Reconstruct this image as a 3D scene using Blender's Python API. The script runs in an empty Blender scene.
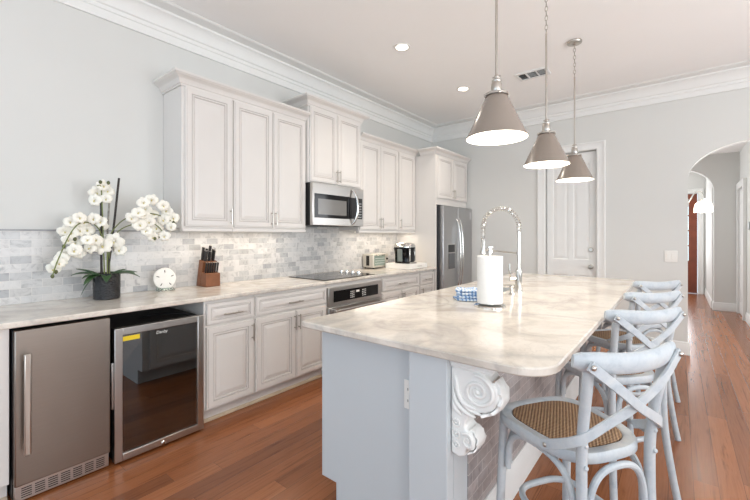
import bpy, bmesh, math, random
from mathutils import Vector, Matrix
random.seed(7)
S = bpy.context.scene
COL = S.collection
PI = math.pi

# ------------------------------------------------------------------ camera, world, light, exposure
cam_d = bpy.data.cameras.new('camera'); cam = bpy.data.objects.new('camera', cam_d); COL.objects.link(cam)
cam.location = (3.19, 0.0, 1.338)
cam.rotation_euler = (PI/2, 0, math.atan(303/379.))
cam_d.sensor_width = 36; cam_d.lens = 379/750*36; cam_d.shift_y = -14.5/750
cam_d.clip_start = 0.02
S.camera = cam
S.view_settings.view_transform = 'Standard'; S.view_settings.look = 'None'
S.view_settings.gamma = 1; S.view_settings.use_curve_mapping = False
S.view_settings.exposure = 0.0

W = bpy.data.worlds.new('sky'); S.world = W; W.use_nodes = True
wn = W.node_tree; bg = wn.nodes['Background']
bg.inputs[0].default_value = (0.80, 0.90, 1.0, 1); bg.inputs[1].default_value = 1.6

def area(name, loc, rot, sx, sy, power, col):
    d = bpy.data.lights.new(name, 'AREA'); d.shape = 'RECTANGLE'; d.size = sx; d.size_y = sy
    d.energy = power; d.color = col
    o = bpy.data.objects.new(name, d); COL.objects.link(o); o.location = loc; o.rotation_euler = rot
    return o
DAY = (0.82, 0.91, 1.0)
# daylight standing in the window openings behind the camera (front wall y=-3.2) and on the right (x=6.4)
for i, x in enumerate((0.85, 2.75, 4.65)):
    area('window_daylight', (x, -3.14, 1.55), (PI/2+.30, 0, 0), 1.5, 2.1, 19, (.60, .80, 1.0))
for i, y in enumerate((-1.4, 0.9, 3.2)):
    area('window_daylight', (6.34, y, 1.55), (PI/2+.62, 0, PI/2), 1.5, 2.1, 64, (.95, .97, 1.0))

# ------------------------------------------------------------------ mesh builder
class MB:
    def __init__(s): s.v = []; s.f = []; s.mi = []; s.m = 0
    def vert(s, p): s.v.append(tuple(p)); return len(s.v)-1
    def face(s, ids, m=None): s.f.append(tuple(ids)); s.mi.append(s.m if m is None else m)
    def box(s, x0, x1, y0, y1, z0, z1):
        b = len(s.v)
        for z in (z0, z1):
            for x, y in ((x0, y0), (x1, y0), (x1, y1), (x0, y1)): s.v.append((x, y, z))
        for q in ((3, 2, 1, 0), (4, 5, 6, 7), (0, 1, 5, 4), (1, 2, 6, 5), (2, 3, 7, 6), (3, 0, 4, 7)):
            s.face([b+i for i in q])
        return s
    def loops(s, L, closed_ring=True, cap0=True, cap1=True, closed_path=False):
        n = len(L[0]); ids = [[s.vert(p) for p in l] for l in L]
        K = len(ids)
        for k in range(K if closed_path else K-1):
            a, b = ids[k], ids[(k+1) % K]
            for i in range(n if closed_ring else n-1):
                j = (i+1) % n
                s.face((a[i], a[j], b[j], b[i]))
        if not closed_path:
            if cap0: s.face(ids[0][::-1])
            if cap1: s.face(ids[-1])
        return s
    def prism(s, poly, mp, a, b):
        return s.loops([[mp(u, v, a) for u, v in poly], [mp(u, v, b) for u, v in poly]])
    def tube(s, path, r, seg=10, closed=False, ry=None, up=None, cap=True):
        P = [Vector(p) for p in path]; n = len(P); L = []; prev = None
        for i, p in enumerate(P):
            if closed: t = P[(i+1) % n]-P[i-1]
            else: t = P[min(i+1, n-1)]-P[max(i-1, 0)]
            t.normalize()
            if up is not None: nrm = Vector(up)
            elif prev is None: nrm = Vector((0, 0, 1)) if abs(t.z) < .9 else Vector((1, 0, 0))
            else: nrm = prev
            nrm = nrm - t*nrm.dot(t); nrm.normalize(); bi = t.cross(nrm); prev = nrm
            rr = r[i] if isinstance(r, (list, tuple)) else r
            r2 = (ry[i] if isinstance(ry, (list, tuple)) else ry) if ry is not None else rr
            L.append([p + nrm*math.cos(2*PI*k/seg)*rr + bi*math.sin(2*PI*k/seg)*r2 for k in range(seg)])
        return s.loops(L, cap0=cap, cap1=cap, closed_path=closed)
    def strip(s, path, hw, ht, up):          # rectangular bar along a path, hw = half size along up
        P = [Vector(p) for p in path]; n = len(P); L = []
        for i, p in enumerate(P):
            t = P[min(i+1, n-1)]-P[max(i-1, 0)]; t.normalize()
            nr = Vector(up); nr = nr - t*nr.dot(t); nr.normalize(); bi = t.cross(nr)
            c = .25*ht
            L.append([p+nr*a+bi*b for a, b in ((hw-c, ht), (-hw+c, ht), (-hw, ht-c), (-hw, -ht+c), (-hw+c, -ht), (hw-c, -ht), (hw, -ht+c), (hw, ht-c))])
        return s.loops(L)
    def lathe(s, prof, c=(0, 0, 0), seg=24, axis='z', cap0=True, cap1=True):
        L = []
        for r, z in prof:
            r = max(r, 1e-4); row = []
            for k in range(seg):
                a = 2*PI*k/seg; x, y = r*math.cos(a), r*math.sin(a)
                q = (x, y, z) if axis == 'z' else ((z, x, y) if axis == 'x' else (x, z, y))
                row.append((q[0]+c[0], q[1]+c[1], q[2]+c[2]))
            L.append(row)
        return s.loops(L, cap0=cap0, cap1=cap1)
    def ball(s, c, rx, ry=None, rz=None, seg=12, rings=8):
        ry = ry or rx; rz = rz or rx; L = []
        for i in range(rings+1):
            t = PI*i/rings; q = max(math.sin(t), .01)
            L.append([(c[0]+rx*q*math.cos(2*PI*k/seg), c[1]+ry*q*math.sin(2*PI*k/seg), c[2]-rz*math.cos(t)) for k in range(seg)])
        return s.loops(L)
    def rings(s, mp, u0, u1, v0, v1, R, fill_m=0):   # nested rectangles: (inset, height, material)
        ids = []
        for ins, w, m in R:
            ids.append([s.vert(mp(u, v, w)) for u, v in ((u0+ins, v0+ins), (u1-ins, v0+ins), (u1-ins, v1-ins), (u0+ins, v1-ins))])
        for k in range(len(ids)-1):
            for i in range(4):
                j = (i+1) % 4; s.face((ids[k][i], ids[k][j], ids[k+1][j], ids[k+1][i]), R[k+1][2])
        s.face(ids[-1], fill_m); s.face(ids[0][::-1], 0)
        return s
    def build(s, name, mats, parent=None, off=(0, 0, 0), bevel=0, smooth=35, seg=2, props=None):
        me = bpy.data.meshes.new(name)
        o3 = Vector(off)
        me.from_pydata([tuple(Vector(p)-o3) for p in s.v], [], s.f)
        if not isinstance(mats, (list, tuple)): mats = [mats]
        for m in mats: me.materials.append(m)
        for p, mi in zip(me.polygons, s.mi): p.material_index = mi
        bm = bmesh.new(); bm.from_mesh(me); bmesh.ops.recalc_face_normals(bm, faces=bm.faces)
        bm.to_mesh(me); bm.free()
        if smooth:
            me.polygons.foreach_set('use_smooth', [True]*len(me.polygons))
            me.set_sharp_from_angle(angle=math.radians(smooth))
        o = bpy.data.objects.new(name, me); COL.objects.link(o)
        if parent: o.parent = parent
        if bevel:
            b = o.modifiers.new('bevel', 'BEVEL'); b.width = bevel; b.segments = seg; b.limit_method = 'ANGLE'
            b.angle_limit = math.radians(40)
        if props:
            for k, v in props.items(): o[k] = v
        return o

def box(x0, x1, y0, y1, z0, z1): return MB().box(x0, x1, y0, y1, z0, z1)
def tag(o, label, cat, group=None):
    o['label'] = label; o['category'] = cat
    if group: o['group'] = group
    return o
def thing(name, label, cat, loc, rotz=0, group=None):
    o = bpy.data.objects.new(name, None); COL.objects.link(o); o.location = loc; o.rotation_euler = (0, 0, rotz)
    o.empty_display_size = .1
    return tag(o, label, cat, group)
def structure(o): o['kind'] = 'structure'; return o
def copy_tree(o, loc=None, rotz=None, label=None, parent=None):
    c = o.copy(); COL.objects.link(c)
    if parent: c.parent = parent
    if loc: c.location = loc
    if rotz is not None: c.rotation_euler = (0, 0, rotz)
    if label: c['label'] = label
    for ch in list(o.children): copy_tree(ch, parent=c)
    return c
def mpx(u, v, w): return (w, u, v)         # faces +x : u=y v=z w=x
def mpy(u, v, w): return (u, w, v)         # u=x v=z w=y
def mpz(u, v, w): return (u, v, w)
def bez(P, n=16):
    out = []
    for i in range(n+1):
        t = i/n; Q = [Vector(p) for p in P]
        while len(Q) > 1: Q = [Q[k].lerp(Q[k+1], t) for k in range(len(Q)-1)]
        out.append(Q[0])
    return out
def cat(P, n=6):                            # Catmull-Rom through points
    P = [Vector(p) for p in P]; out = []
    for i in range(len(P)-1):
        p0 = P[i-1] if i else P[0]*2-P[1]; p1, p2 = P[i], P[i+1]; p3 = P[i+2] if i+2 < len(P) else P[-1]*2-P[-2]
        for k in range(n):
            t = k/n
            out.append(.5*((2*p1)+(p2-p0)*t+(2*p0-5*p1+4*p2-p3)*t*t+(3*p1-p0-3*p2+p3)*t**3))
    out.append(P[-1]); return out

# ------------------------------------------------------------------ materials
class NT:
    def __init__(s, name):
        s.mat = bpy.data.materials.new(name); s.mat.use_nodes = True; s.t = s.mat.node_tree
        s.b = s.t.nodes['Principled BSDF']
    def n(s, typ, **kw):
        nd = s.t.nodes.new(typ)
        for k, v in kw.items(): setattr(nd, k, v)
        return nd
    def link(s, a, b): s.t.links.new(a, b)
    def math(s, op, a, b=None, c=None):
        nd = s.n('ShaderNodeMath', operation=op)
        for i, q in enumerate((a, b, c)):
            if q is None: continue
            if isinstance(q, (int, float)): nd.inputs[i].default_value = q
            else: s.link(q, nd.inputs[i])
        return nd.outputs[0]
    def xyz(s):
        tc = s.n('ShaderNodeTexCoord'); sp = s.n('ShaderNodeSeparateXYZ'); s.link(tc.outputs['Object'], sp.inputs[0])
        return tc.outputs['Object'], sp.outputs
    def comb(s, x, y, z=0.0):
        nd = s.n('ShaderNodeCombineXYZ')
        for i, q in enumerate((x, y, z)):
            if isinstance(q, (int, float)): nd.inputs[i].default_value = q
            else: s.link(q, nd.inputs[i])
        return nd.outputs[0]
    def noise(s, vec, scale, detail=4, rough=.55, dist=0.0):
        nd = s.n('ShaderNodeTexNoise'); nd.inputs['Scale'].default_value = scale; nd.inputs['Detail'].default_value = detail
        nd.inputs['Roughness'].default_value = rough; nd.inputs['Distortion'].default_value = dist
        s.link(vec, nd.inputs['Vector']); return nd.outputs['Fac']
    def ramp(s, fac, stops):
        nd = s.n('ShaderNodeValToRGB'); e = nd.color_ramp.elements
        while len(e) < len(stops): e.new(.5)
        for el, (p, c) in zip(e, stops): el.position = p; el.color = (*c, 1) if len(c) == 3 else c
        s.link(fac, nd.inputs[0]); return nd.outputs[0]
    def mix(s, fac, a, b, mode='MIX'):
        nd = s.n('ShaderNodeMix', data_type='RGBA', blend_type=mode)
        for sock, q in ((nd.inputs[0], fac), (nd.inputs[6], a), (nd.inputs[7], b)):
            if isinstance(q, (int, float)): sock.default_value = q
            elif isinstance(q, tuple): sock.default_value = (*q, 1)
            else: s.link(q, sock)
        return nd.outputs[2]
    def bump(s, h, strength=.3, dist=.005):
        nd = s.n('ShaderNodeBump'); nd.inputs['Strength'].default_value = strength; nd.inputs['Distance'].default_value = dist
        s.link(h, nd.inputs['Height']); s.link(nd.outputs[0], s.b.inputs['Normal'])
    def set(s, color=None, rough=.5, metal=0, **kw):
        b = s.b
        if color is not None:
            if isinstance(color, tuple): b.inputs['Base Color'].default_value = (*color, 1)
            else: s.link(color, b.inputs['Base Color'])
        if isinstance(rough, (int, float)): b.inputs['Roughness'].default_value = rough
        else: s.link(rough, b.inputs['Roughness'])
        b.inputs['Metallic'].default_value = metal
        for k, v in kw.items(): b.inputs[k.replace('_', ' ')].default_value = v
        return s.mat
def lin(r, g, b):
    f = lambda c: (c/255/12.92) if c <= 10.3 else ((c/255+.055)/1.055)**2.4
    return (f(r), f(g), f(b))
def plain(name, rgb, rough=.5, metal=0, var=.03, scale=6, **kw):
    t = NT(name); v, _ = t.xyz(); c = lin(*rgb)
    nz = t.noise(v, scale, 3)
    col = t.ramp(nz, [(.3, tuple(x*(1-var) for x in c)), (.7, tuple(min(1, x*(1+var)) for x in c))])
    return t.set(col, rough, metal, **kw)

M = {}
M['wall'] = plain('wall_paint', (217, 217, 213), .75, var=.012, scale=1.5)
M['ceiling'] = plain('ceiling_paint', (248, 247, 245), .85, var=.01, scale=1.2)
M['trim'] = plain('trim_paint', (233, 233, 230), .45, var=.01)
M['cab'] = plain('cabinet_paint', (223, 219, 214), .42, var=.015, scale=3)
M['glaze'] = plain('cabinet_glaze', (202, 196, 191), .5, var=.05, scale=20)
M['island'] = plain('island_paint', (197, 203, 206), .5, var=.012, scale=3)
M['nickel'] = plain('brushed_nickel', (190, 184, 176), .28, 1.0, var=.02)
M['chrome'] = plain('chrome', (215, 213, 208), .08, 1.0, var=.01)
M['black'] = plain('black_plastic', (22, 22, 23), .35, var=.1)
M['dark'] = plain('dark_interior', (34, 30, 27), .6, var=.1)
M['blackglass'] = plain('black_glass', (12, 12, 13), .08, var=.05, Specular_IOR_Level=.28)
M['white'] = plain('white_plastic', (238, 236, 230), .4, var=.01)
M['shoe'] = plain('shoe_moulding', (206, 186, 160), .5, var=.05, scale=12)

def stainless(name, rgb, rough):
    t = NT(name); v, o = t.xyz()
    st = t.comb(t.math('MULTIPLY', o[0], 2.0), t.math('MULTIPLY', o[1], 2.0), t.math('MULTIPLY', o[2], 180.0))
    nz = t.noise(st, 3, 3)
    c = lin(*rgb)
    return t.set(t.ramp(nz, [(.3, tuple(x*.93 for x in c)), (.7, c)]), t.math('MULTIPLY_ADD', nz, .12, rough-.06), 1.0)
M['steel'] = stainless('stainless_steel', (198, 195, 191), .30)
M['steeldark'] = stainless('stainless_panel', (150, 142, 134), .34)
M['fridge'] = stainless('fridge_steel', (186, 186, 187), .32)

def marble(name):
    t = NT(name); v, o = t.xyz()
    n1 = t.noise(v, 3.2, 7, .62, .9); n2 = t.noise(v, 9, 6, .6, .5); n3 = t.noise(v, 1.1, 4, .5, 1.2)
    c = t.ramp(n1, [(.30, lin(180, 172, 162)), (.46, lin(214, 205, 193)), (.58, lin(230, 223, 212)), (.8, lin(204, 196, 186))])
    ve = t.ramp(t.math('ABSOLUTE', t.math('SUBTRACT', n3, .5)), [(0.0, (1, 1, 1)), (.02, (.35, .35, .35)), (.055, (0, 0, 0))])
    c = t.mix(t.math('MULTIPLY', ve, .42), c, lin(158, 155, 153))
    ve2 = t.ramp(t.math('ABSOLUTE', t.math('SUBTRACT', n2, .52)), [(0.0, (1, 1, 1)), (.03, (0, 0, 0))])
    c = t.mix(t.math('MULTIPLY', ve2, .22), c, lin(165, 158, 150))
    return t.set(c, .13)
M['marble'] = marble('marble_counter')

def tile(name, dark=False):
    t = NT(name); v, o = t.xyz()
    bv = t.comb(o[1], o[2])
    br = t.n('ShaderNodeTexBrick', offset=.5, offset_frequency=2)
    for k, q in (('Scale', 1.0), ('Mortar Size', .0013), ('Mortar Smooth', .1), ('Bias', 0.0), ('Brick Width', .103), ('Row Height', .0505)):
        br.inputs[k].default_value = q
    br.inputs['Color1'].default_value = (0, 0, 0, 1); br.inputs['Color2'].default_value = (1, 1, 1, 1); br.inputs['Mortar'].default_value = (.6, .6, .6, 1)
    t.link(bv, br.inputs['Vector'])
    base = t.ramp(br.outputs['Color'], [(0, lin(170, 170, 171)), (.25, lin(193, 193, 192)), (.6, lin(213, 211, 208)), (.85, lin(205, 203, 200)), (1, lin(178, 177, 175))])
    rnd = t.n('ShaderNodeVectorMath', operation='ADD'); sc = t.n('ShaderNodeVectorMath', operation='SCALE'); sc.inputs['Scale'].default_value = 7.0
    t.link(br.outputs['Color'], sc.inputs[0]); t.link(v, rnd.inputs[0]); t.link(sc.outputs[0], rnd.inputs[1])
    nz = t.noise(rnd.outputs[0], 14, 7, .65, 1.3)
    c = t.mix(.95, base, t.ramp(nz, [(.3, (.58, .58, .59)), (.46, (.92, .92, .92)), (.6, (1, 1, 1)), (.78, (.86, .86, .85))]), 'MULTIPLY')
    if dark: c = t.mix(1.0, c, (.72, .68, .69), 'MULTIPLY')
    c = t.mix(br.outputs['Fac'], c, lin(214, 211, 206))
    t.bump(t.math('SUBTRACT', 1.0, br.outputs['Fac']), .4, .002)
    return t.set(c, .22 if not dark else .3)
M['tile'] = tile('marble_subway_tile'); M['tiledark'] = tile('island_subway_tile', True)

def wood_floor():
    t = NT('pine_floor'); v, o = t.xyz()
    row = t.math('FLOOR', t.math('DIVIDE', o[0], .105))
    wn1 = t.n('ShaderNodeTexWhiteNoise', noise_dimensions='1D'); t.link(row, wn1.inputs['W'])
    u = t.math('ADD', t.math('DIVIDE', o[1], 2.1), t.math('MULTIPLY', wn1.outputs['Value'], 5.0))
    col = t.math('FLOOR', u)
    wn2 = t.n('ShaderNodeTexWhiteNoise', noise_dimensions='2D'); t.link(t.comb(row, col), wn2.inputs['Vector'])
    r = wn2.outputs['Value']
    gv = t.comb(t.math('MULTIPLY_ADD', o[0], 34.0, t.math('MULTIPLY', r, 31.0)), t.math('MULTIPLY', o[1], 1.5), t.math('MULTIPLY', r, 17.0))
    g = t.noise(gv, 1.0, 6, .6, 1.5)
    g2 = t.noise(t.comb(t.math('MULTIPLY', o[0], 160.0), t.math('MULTIPLY', o[1], 5.0), r), 1.0, 3)
    base = t.ramp(r, [(0, lin(134, 82, 52)), (.35, lin(155, 97, 61)), (.7, lin(172, 110, 70)), (1, lin(144, 88, 53))])
    c = t.mix(.85, base, t.ramp(g, [(.28, (.44, .36, .32)), (.46, (.92, .89, .86)), (.60, (1, 1, 1)), (.75, (.68, .60, .54))]), 'MULTIPLY')
    c = t.mix(.30, c, t.ramp(g2, [(.3, (.6, .55, .5)), (.6, (1, 1, 1))]), 'MULTIPLY')
    fx = t.math('FRACT', t.math('DIVIDE', o[0], .105)); e1 = t.math('LESS_THAN', t.math('MINIMUM', fx, t.math('SUBTRACT', 1.0, fx)), .012)
    fu = t.math('FRACT', u); e2 = t.math('LESS_THAN', fu, .0012)
    gap = t.math('MAXIMUM', e1, e2)
    c = t.mix(t.math('MULTIPLY', gap, .6), c, lin(60, 34, 22))
    t.bump(t.math('SUBTRACT', 1.0, gap), .25, .001)
    return t.set(c, t.math('MULTIPLY_ADD', g, .10, .20), 0, Specular_IOR_Level=.5)
M['floor'] = wood_floor()

def weathered():
    t = NT('whitewashed_wood'); v, o = t.xyz()
    n1 = t.noise(v, 11, 6, .65, .6); n2 = t.noise(v, 60, 4, .6)
    c = t.ramp(n1, [(.25, lin(160, 170, 178)), (.45, lin(184, 191, 196)), (.65, lin(196, 200, 201)), (.85, lin(186, 176, 162))])
    c = t.mix(.22, c, t.ramp(n2, [(.35, (.78, .79, .8)), (.55, (1, 1, 1))]), 'MULTIPLY')
    return t.set(c, .5)
M['stool'] = weathered()
def rattan():
    t = NT('woven_rattan'); v, o = t.xyz()
    a = t.math('SINE', t.math('MULTIPLY', t.math('ADD', o[0], 0.0), 2*PI/.016)); b = t.math('SINE', t.math('MULTIPLY', o[1], 2*PI/.016))
    w = t.math('MULTIPLY', a, b); w01 = t.math('MULTIPLY_ADD', w, .5, .5)
    nz = t.noise(v, 45, 4, .6)
    c = t.ramp(t.math('ADD', t.math('MULTIPLY', w01, .7), t.math('MULTIPLY', nz, .4)), [(.1, lin(84, 60, 40)), (.45, lin(138, 106, 76)), (.8, lin(190, 156, 120))])
    t.bump(w01, .9, .004)
    return t.set(c, .6)
M['rattan'] = rattan()
def glass(name, tint, rough=0.0, glossy=1.0, ior=1.6):
    m = bpy.data.materials.new(name); m.use_nodes = True; t = m.node_tree; t.nodes.clear()
    o = t.nodes.new('ShaderNodeOutputMaterial'); mx = t.nodes.new('ShaderNodeMixShader'); fr = t.nodes.new('ShaderNodeFresnel'); fr.inputs[0].default_value = ior
    tr = t.nodes.new('ShaderNodeBsdfTransparent'); tr.inputs[0].default_value = (*tint, 1); gl = t.nodes.new('ShaderNodeBsdfGlossy'); gl.inputs['Roughness'].default_value = rough
    gl.inputs[0].default_value = (glossy, glossy, glossy, 1)
    t.links.new(fr.outputs[0], mx.inputs[0]); t.links.new(tr.outputs[0], mx.inputs[1]); t.links.new(gl.outputs[0], mx.inputs[2]); t.links.new(mx.outputs[0], o.inputs[0])
    return m
M['tinted'] = glass('tinted_door_glass', (.40, .33, .28), 0.01, 1.0, 2.5)
M['clear'] = glass('clear_glass', (.9, .95, .93), .02)
def emit(name, rgb, st):
    t = NT(name); t.set((.9, .9, .9), .5)
    t.b.inputs['Emission Color'].default_value = (*rgb, 1); t.b.inputs['Emission Strength'].default_value = st
    return t.mat
M['bulb'] = emit('lamp_glow', (1, .93, .82), 12)
M['led'] = emit('led_glow', (1, .88, .74), 3)
M['shade'] = plain('taupe_enamel', (146, 134, 123), .22, var=.02)
M['shadein'] = plain('white_enamel_inside', (246, 243, 236), .5, var=.01)
def granite_pot():
    t = NT('hammered_black_ceramic'); v, o = t.xyz()
    vo = t.n('ShaderNodeTexVoronoi'); vo.inputs['Scale'].default_value = 130; t.link(v, vo.inputs['Vector'])
    c = t.ramp(vo.outputs['Distance'], [(.2, lin(4, 4, 5)), (.6, lin(24, 24, 27))])
    t.bump(vo.outputs['Distance'], .8, .004)
    return t.set(c, .16)
M['pot'] = granite_pot()
M['leaf'] = plain('orchid_leaf', (52, 84, 44), .35, var=.2, scale=20)
M['stem'] = plain('orchid_stem', (112, 122, 66), .5, var=.1)
M['stick'] = plain('dark_stake', (44, 36, 32), .5, var=.15, scale=30)
M['petal'] = plain('orchid_petal', (248, 244, 232), .55, var=.02, Subsurface_Weight=0.0)
M['petalheart'] = plain('orchid_heart', (214, 202, 140), .5, var=.1)
M['bud'] = plain('orchid_bud', (92, 96, 58), .5, var=.1)
M['knifeblock'] = plain('knife_block_wood', (124, 76, 46), .45, var=.16, scale=14)
M['knifegrip'] = plain('knife_grip', (36, 34, 34), .35, var=.1)
M['sand'] = plain('sand_dollar_shell', (238, 236, 230), .8, var=.03, scale=40)
M['paper'] = plain('paper_towel', (232, 231, 228), .9, var=.01, scale=60)
M['browndoor'] = plain('stained_mahogany', (126, 62, 36), .35, var=.15, scale=5)
def check_cloth():
    t = NT('blue_check_cloth'); v, o = t.xyz()
    a = t.math('GREATER_THAN', t.math('SINE', t.math('MULTIPLY', t.math('ADD', o[0], o[1]), 2*PI/.03)), .25)
    b = t.math('GREATER_THAN', t.math('SINE', t.math('MULTIPLY', o[2], 2*PI/.022)), .1)
    b2 = t.math('GREATER_THAN', t.math('SINE', t.math('MULTIPLY', t.math('SUBTRACT', o[0], o[1]), 2*PI/.045)), .1)
    k = t.math('MULTIPLY', t.math('ADD', a, t.math('MAXIMUM', b, b2)), .5)
    c = t.ramp(k, [(0, lin(240, 242, 245)), (.5, lin(196, 212, 230)), (1, lin(104, 146, 196))])
    return t.set(c, .9)
M['cloth'] = check_cloth()
M['yellow'] = plain('yellow_sticker', (236, 206, 40), .5)
M['greenglass'] = plain('oven_door_glass', (142, 156, 146), .12, var=.1)
M['sconce'] = bpy.data.materials.new('frosted_shade_glass'); M['sconce'].use_nodes = True
_t = M['sconce'].node_tree; _t.nodes.clear(); _o = _t.nodes.new('ShaderNodeOutputMaterial'); _m = _t.nodes.new('ShaderNodeMixShader'); _m.inputs[0].default_value = .42
_a = _t.nodes.new('ShaderNodeBsdfTransparent'); _b = _t.nodes.new('ShaderNodeBsdfTranslucent'); _b.inputs[0].default_value = (.97, .95, .92, 1)
_t.links.new(_a.outputs[0], _m.inputs[1]); _t.links.new(_b.outputs[0], _m.inputs[2]); _t.links.new(_m.outputs[0], _o.inputs[0])
M['thermo'] = plain('thermostat_grey', (150, 152, 154), .4)
M['greydecal'] = plain('grey_print', (206, 206, 206), .5)

# ------------------------------------------------------------------ the room
YB, ZC = 5.50, 3.09            # back wall, ceiling
structure(box(-.15, 6.6, -3.4, 11.6, -.12, 0).build('floor', M['floor']))
structure(box(-.15, 6.6, -3.4, YB+.14, ZC, ZC+.12).build('ceiling', M['ceiling']))
structure(box(-.15, 0, -3.4, YB+.14, 0, ZC).build('wall_left', M['wall']))
# back wall: doorway notch + arched opening
arch_c, arch_a, arch_s, arch_r = 3.976, .70, 1.95, .405
poly = [(0, 0), (1.775, 0), (1.775, 2.43), (2.385, 2.43), (2.385, 0), (arch_c-arch_a, 0)]
for k in range(33):
    a = PI - PI*k/32
    ca, sa = math.cos(a), math.sin(a); poly.append((arch_c+arch_a*math.copysign(abs(ca)**.909, ca), arch_s+arch_r*abs(sa)**.909))
poly += [(arch_c+arch_a, 0), (6.6, 0), (6.6, ZC), (0, ZC)]
structure(MB().prism(poly, mpy, YB, YB+.14).build('wall_back', M['wall'], smooth=20))
# walls behind and beside the camera, each with three window openings
def window_wall(name, wins, lo, hi, mp, w0, w1):
    mb = MB(); z0, z1 = .5, 2.6
    q = lambda u0, u1, v0, v1: mb.prism([(u0, v0), (u1, v0), (u1, v1), (u0, v1)], mp, w0, w1)
    q(lo, hi, 0, z0); q(lo, hi, z1, ZC)
    e = [lo]+[x for c in wins for x in (c-.75, c+.75)]+[hi]
    for i in range(0, len(e), 2): q(e[i], e[i+1], z0, z1)
    return structure(mb.build(name, M['wall'], smooth=0))
window_wall('wall_front', (.85, 2.75, 4.65), 0, 6.4, mpy, -3.4, -3.2)
window_wall('wall_right', (-1.4, .9, 3.2), -3.4, YB, mpx, 6.4, 6.6)
nwin = 1
for mp, cs, w in ((mpy, (.85, 2.75, 4.65), -3.3), (mpx, (-1.4, .9, 3.2), 6.5)):
    for c in cs:
        mb = MB()
        for u0, u1, v0, v1 in ((c-.75, c-.70, .5, 2.6), (c+.70, c+.75, .5, 2.6), (c-.70, c+.70, .5, .56), (c-.70, c+.70, 2.54, 2.6), (c-.70, c+.70, 1.53, 1.57)):
            mb.prism([(u0, v0), (u1, v0), (u1, v1), (u0, v1)], mp, w-.03, w+.03)
        structure(mb.build('window_%d' % nwin, M['trim'], smooth=0)); nwin += 1

# crown moulding round the room
CR = [(0, -.215), (.016, -.215), (.018, -.20), (.018, -.155), (.026, -.150), (.030, -.125), (.042, -.118), (.050, -.095), (.068, -.062), (.092, -.038), (.108, -.032), (.110, -.016), (.128, -.014), (.20, -.012), (.215, -.004), (.215, 0), (0, 0)]
def run(prof, pts, z, flip=1):         # sweep a (out, z) profile along an open xy polyline with mitres; out = left of travel * flip
    P = [Vector((p[0], p[1])) for p in pts]; n = len(P); L = []
    for i in range(n):
        d1 = (P[i]-P[i-1]).normalized() if i else (P[1]-P[0]).normalized()
        d2 = (P[i+1]-P[i]).normalized() if i < n-1 else d1
        n1 = Vector((-d1.y, d1.x))*flip; n2 = Vector((-d2.y, d2.x))*flip
        m = (n1+n2).normalized(); k = 1/max(.3, m.dot(n1))
        L.append([(P[i].x+m.x*k*o, P[i].y+m.y*k*o, z+h) for o, h in prof])
    return MB().loops(L)
e = .0005
structure(run(CR, [(e, -3.19), (e, YB-e), (6.39, YB-e)], ZC-e, -1).build('trim_1', M['trim'], smooth=25))
BB = [(0, 0), (.018, 0), (.018, .105), (.012, .118), (.012, .135), (.004, .145), (0, .145)]
structure(run(BB, [(.80, YB-e), (1.665, YB-e)], 0, -1).build('baseboard_back', M['trim'], smooth=25))
structure(run(BB, [(2.50, YB-e), (arch_c-arch_a+e, YB-e), (arch_c-arch_a+e, YB+.14)], 0, -1).build('baseboard_arch', M['trim'], smooth=25))
# door in the back wall with its casing
CAS = [(0, 0), (.10, 0), (.10, .022), (.088, .026), (.07, .018), (.03, .014), (.012, .018), (0, .012)]
def casing(name, x0, x1, zt, y, out=-1):
    mb = MB()
    Pn = [((x0, 0), (-1, 0)), ((x0, zt), (-1, 1)), ((x1, zt), (1, 1)), ((x1, 0), (1, 0))]
    L = []
    for (px, pz), (dx, dz) in Pn:
        L.append([(px+dx*o, y+out*h, pz+dz*o) for o, h in CAS])
    mb.loops(L)
    return structure(mb.build(name, M['trim'], smooth=25))
casing('trim_2', 1.775, 2.385, 2.43, YB-e)
mb = MB()
dR = lambda: [(0, 0, 0), (0, -.03, 0), (.004, -.034, 0)]
def panels(mb, mp, x0, x1, z0, z1, cols, w0, t, sgn):   # slab with recessed raised panels on one face
    us = [x0]; vs = [z0]
    for a, b, c, d in cols: us += [a, b]; vs += [c, d]
    us = sorted(set([x0, x1]+us)); vs = sorted(set([z0, z1]+vs))
    wf = w0+sgn*t
    for i in range(len(us)-1):
        for j in range(len(vs)-1):
            u0, u1, v0, v1 = us[i], us[i+1], vs[j], vs[j+1]
            pan = any(abs(u0-a) < 1e-6 and abs(u1-b) < 1e-6 and abs(v0-c) < 1e-6 and abs(v1-d) < 1e-6 for a, b, c, d in cols)
            R = [(0, wf), (.008, wf-sgn*.008), (.018, wf-sgn*.008), (.045, wf-sgn*.002)] if pan else [(0, wf)]
            ids = [[mb.vert(mp(u, v, w)) for u, v in ((u0+s, v0+s), (u1-s, v0+s), (u1-s, v1-s), (u0+s, v1-s))] for s, w in R]
            for k in range(len(ids)-1):
                for q in range(4): mb.face((ids[k][q], ids[k][(q+1) % 4], ids[k+1][(q+1) % 4], ids[k+1][q]))
            mb.face(ids[-1])
    a = [mb.vert(mp(u, v, wf)) for u, v in ((x0, z0), (x1, z0), (x1, z1), (x0, z1))]
    b = [mb.vert(mp(u, v, w0)) for u, v in ((x0, z0), (x1, z0), (x1, z1), (x0, z1))]
    for q in range(4): mb.face((a[q], a[(q+1) % 4], b[(q+1) % 4], b[q]))
    mb.face(b)
pc = [(1.86, 2.05, 1.02, 2.27), (2.11, 2.30, 1.02, 2.27), (1.86, 2.05, .22, .82), (2.11, 2.30, .22, .82)]
panels(mb, mpy, 1.785, 2.375, .008, 2.418, pc, YB+.085, .04, -1)
door1 = structure(mb.build('door_1', M['trim'], smooth=0))
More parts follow.
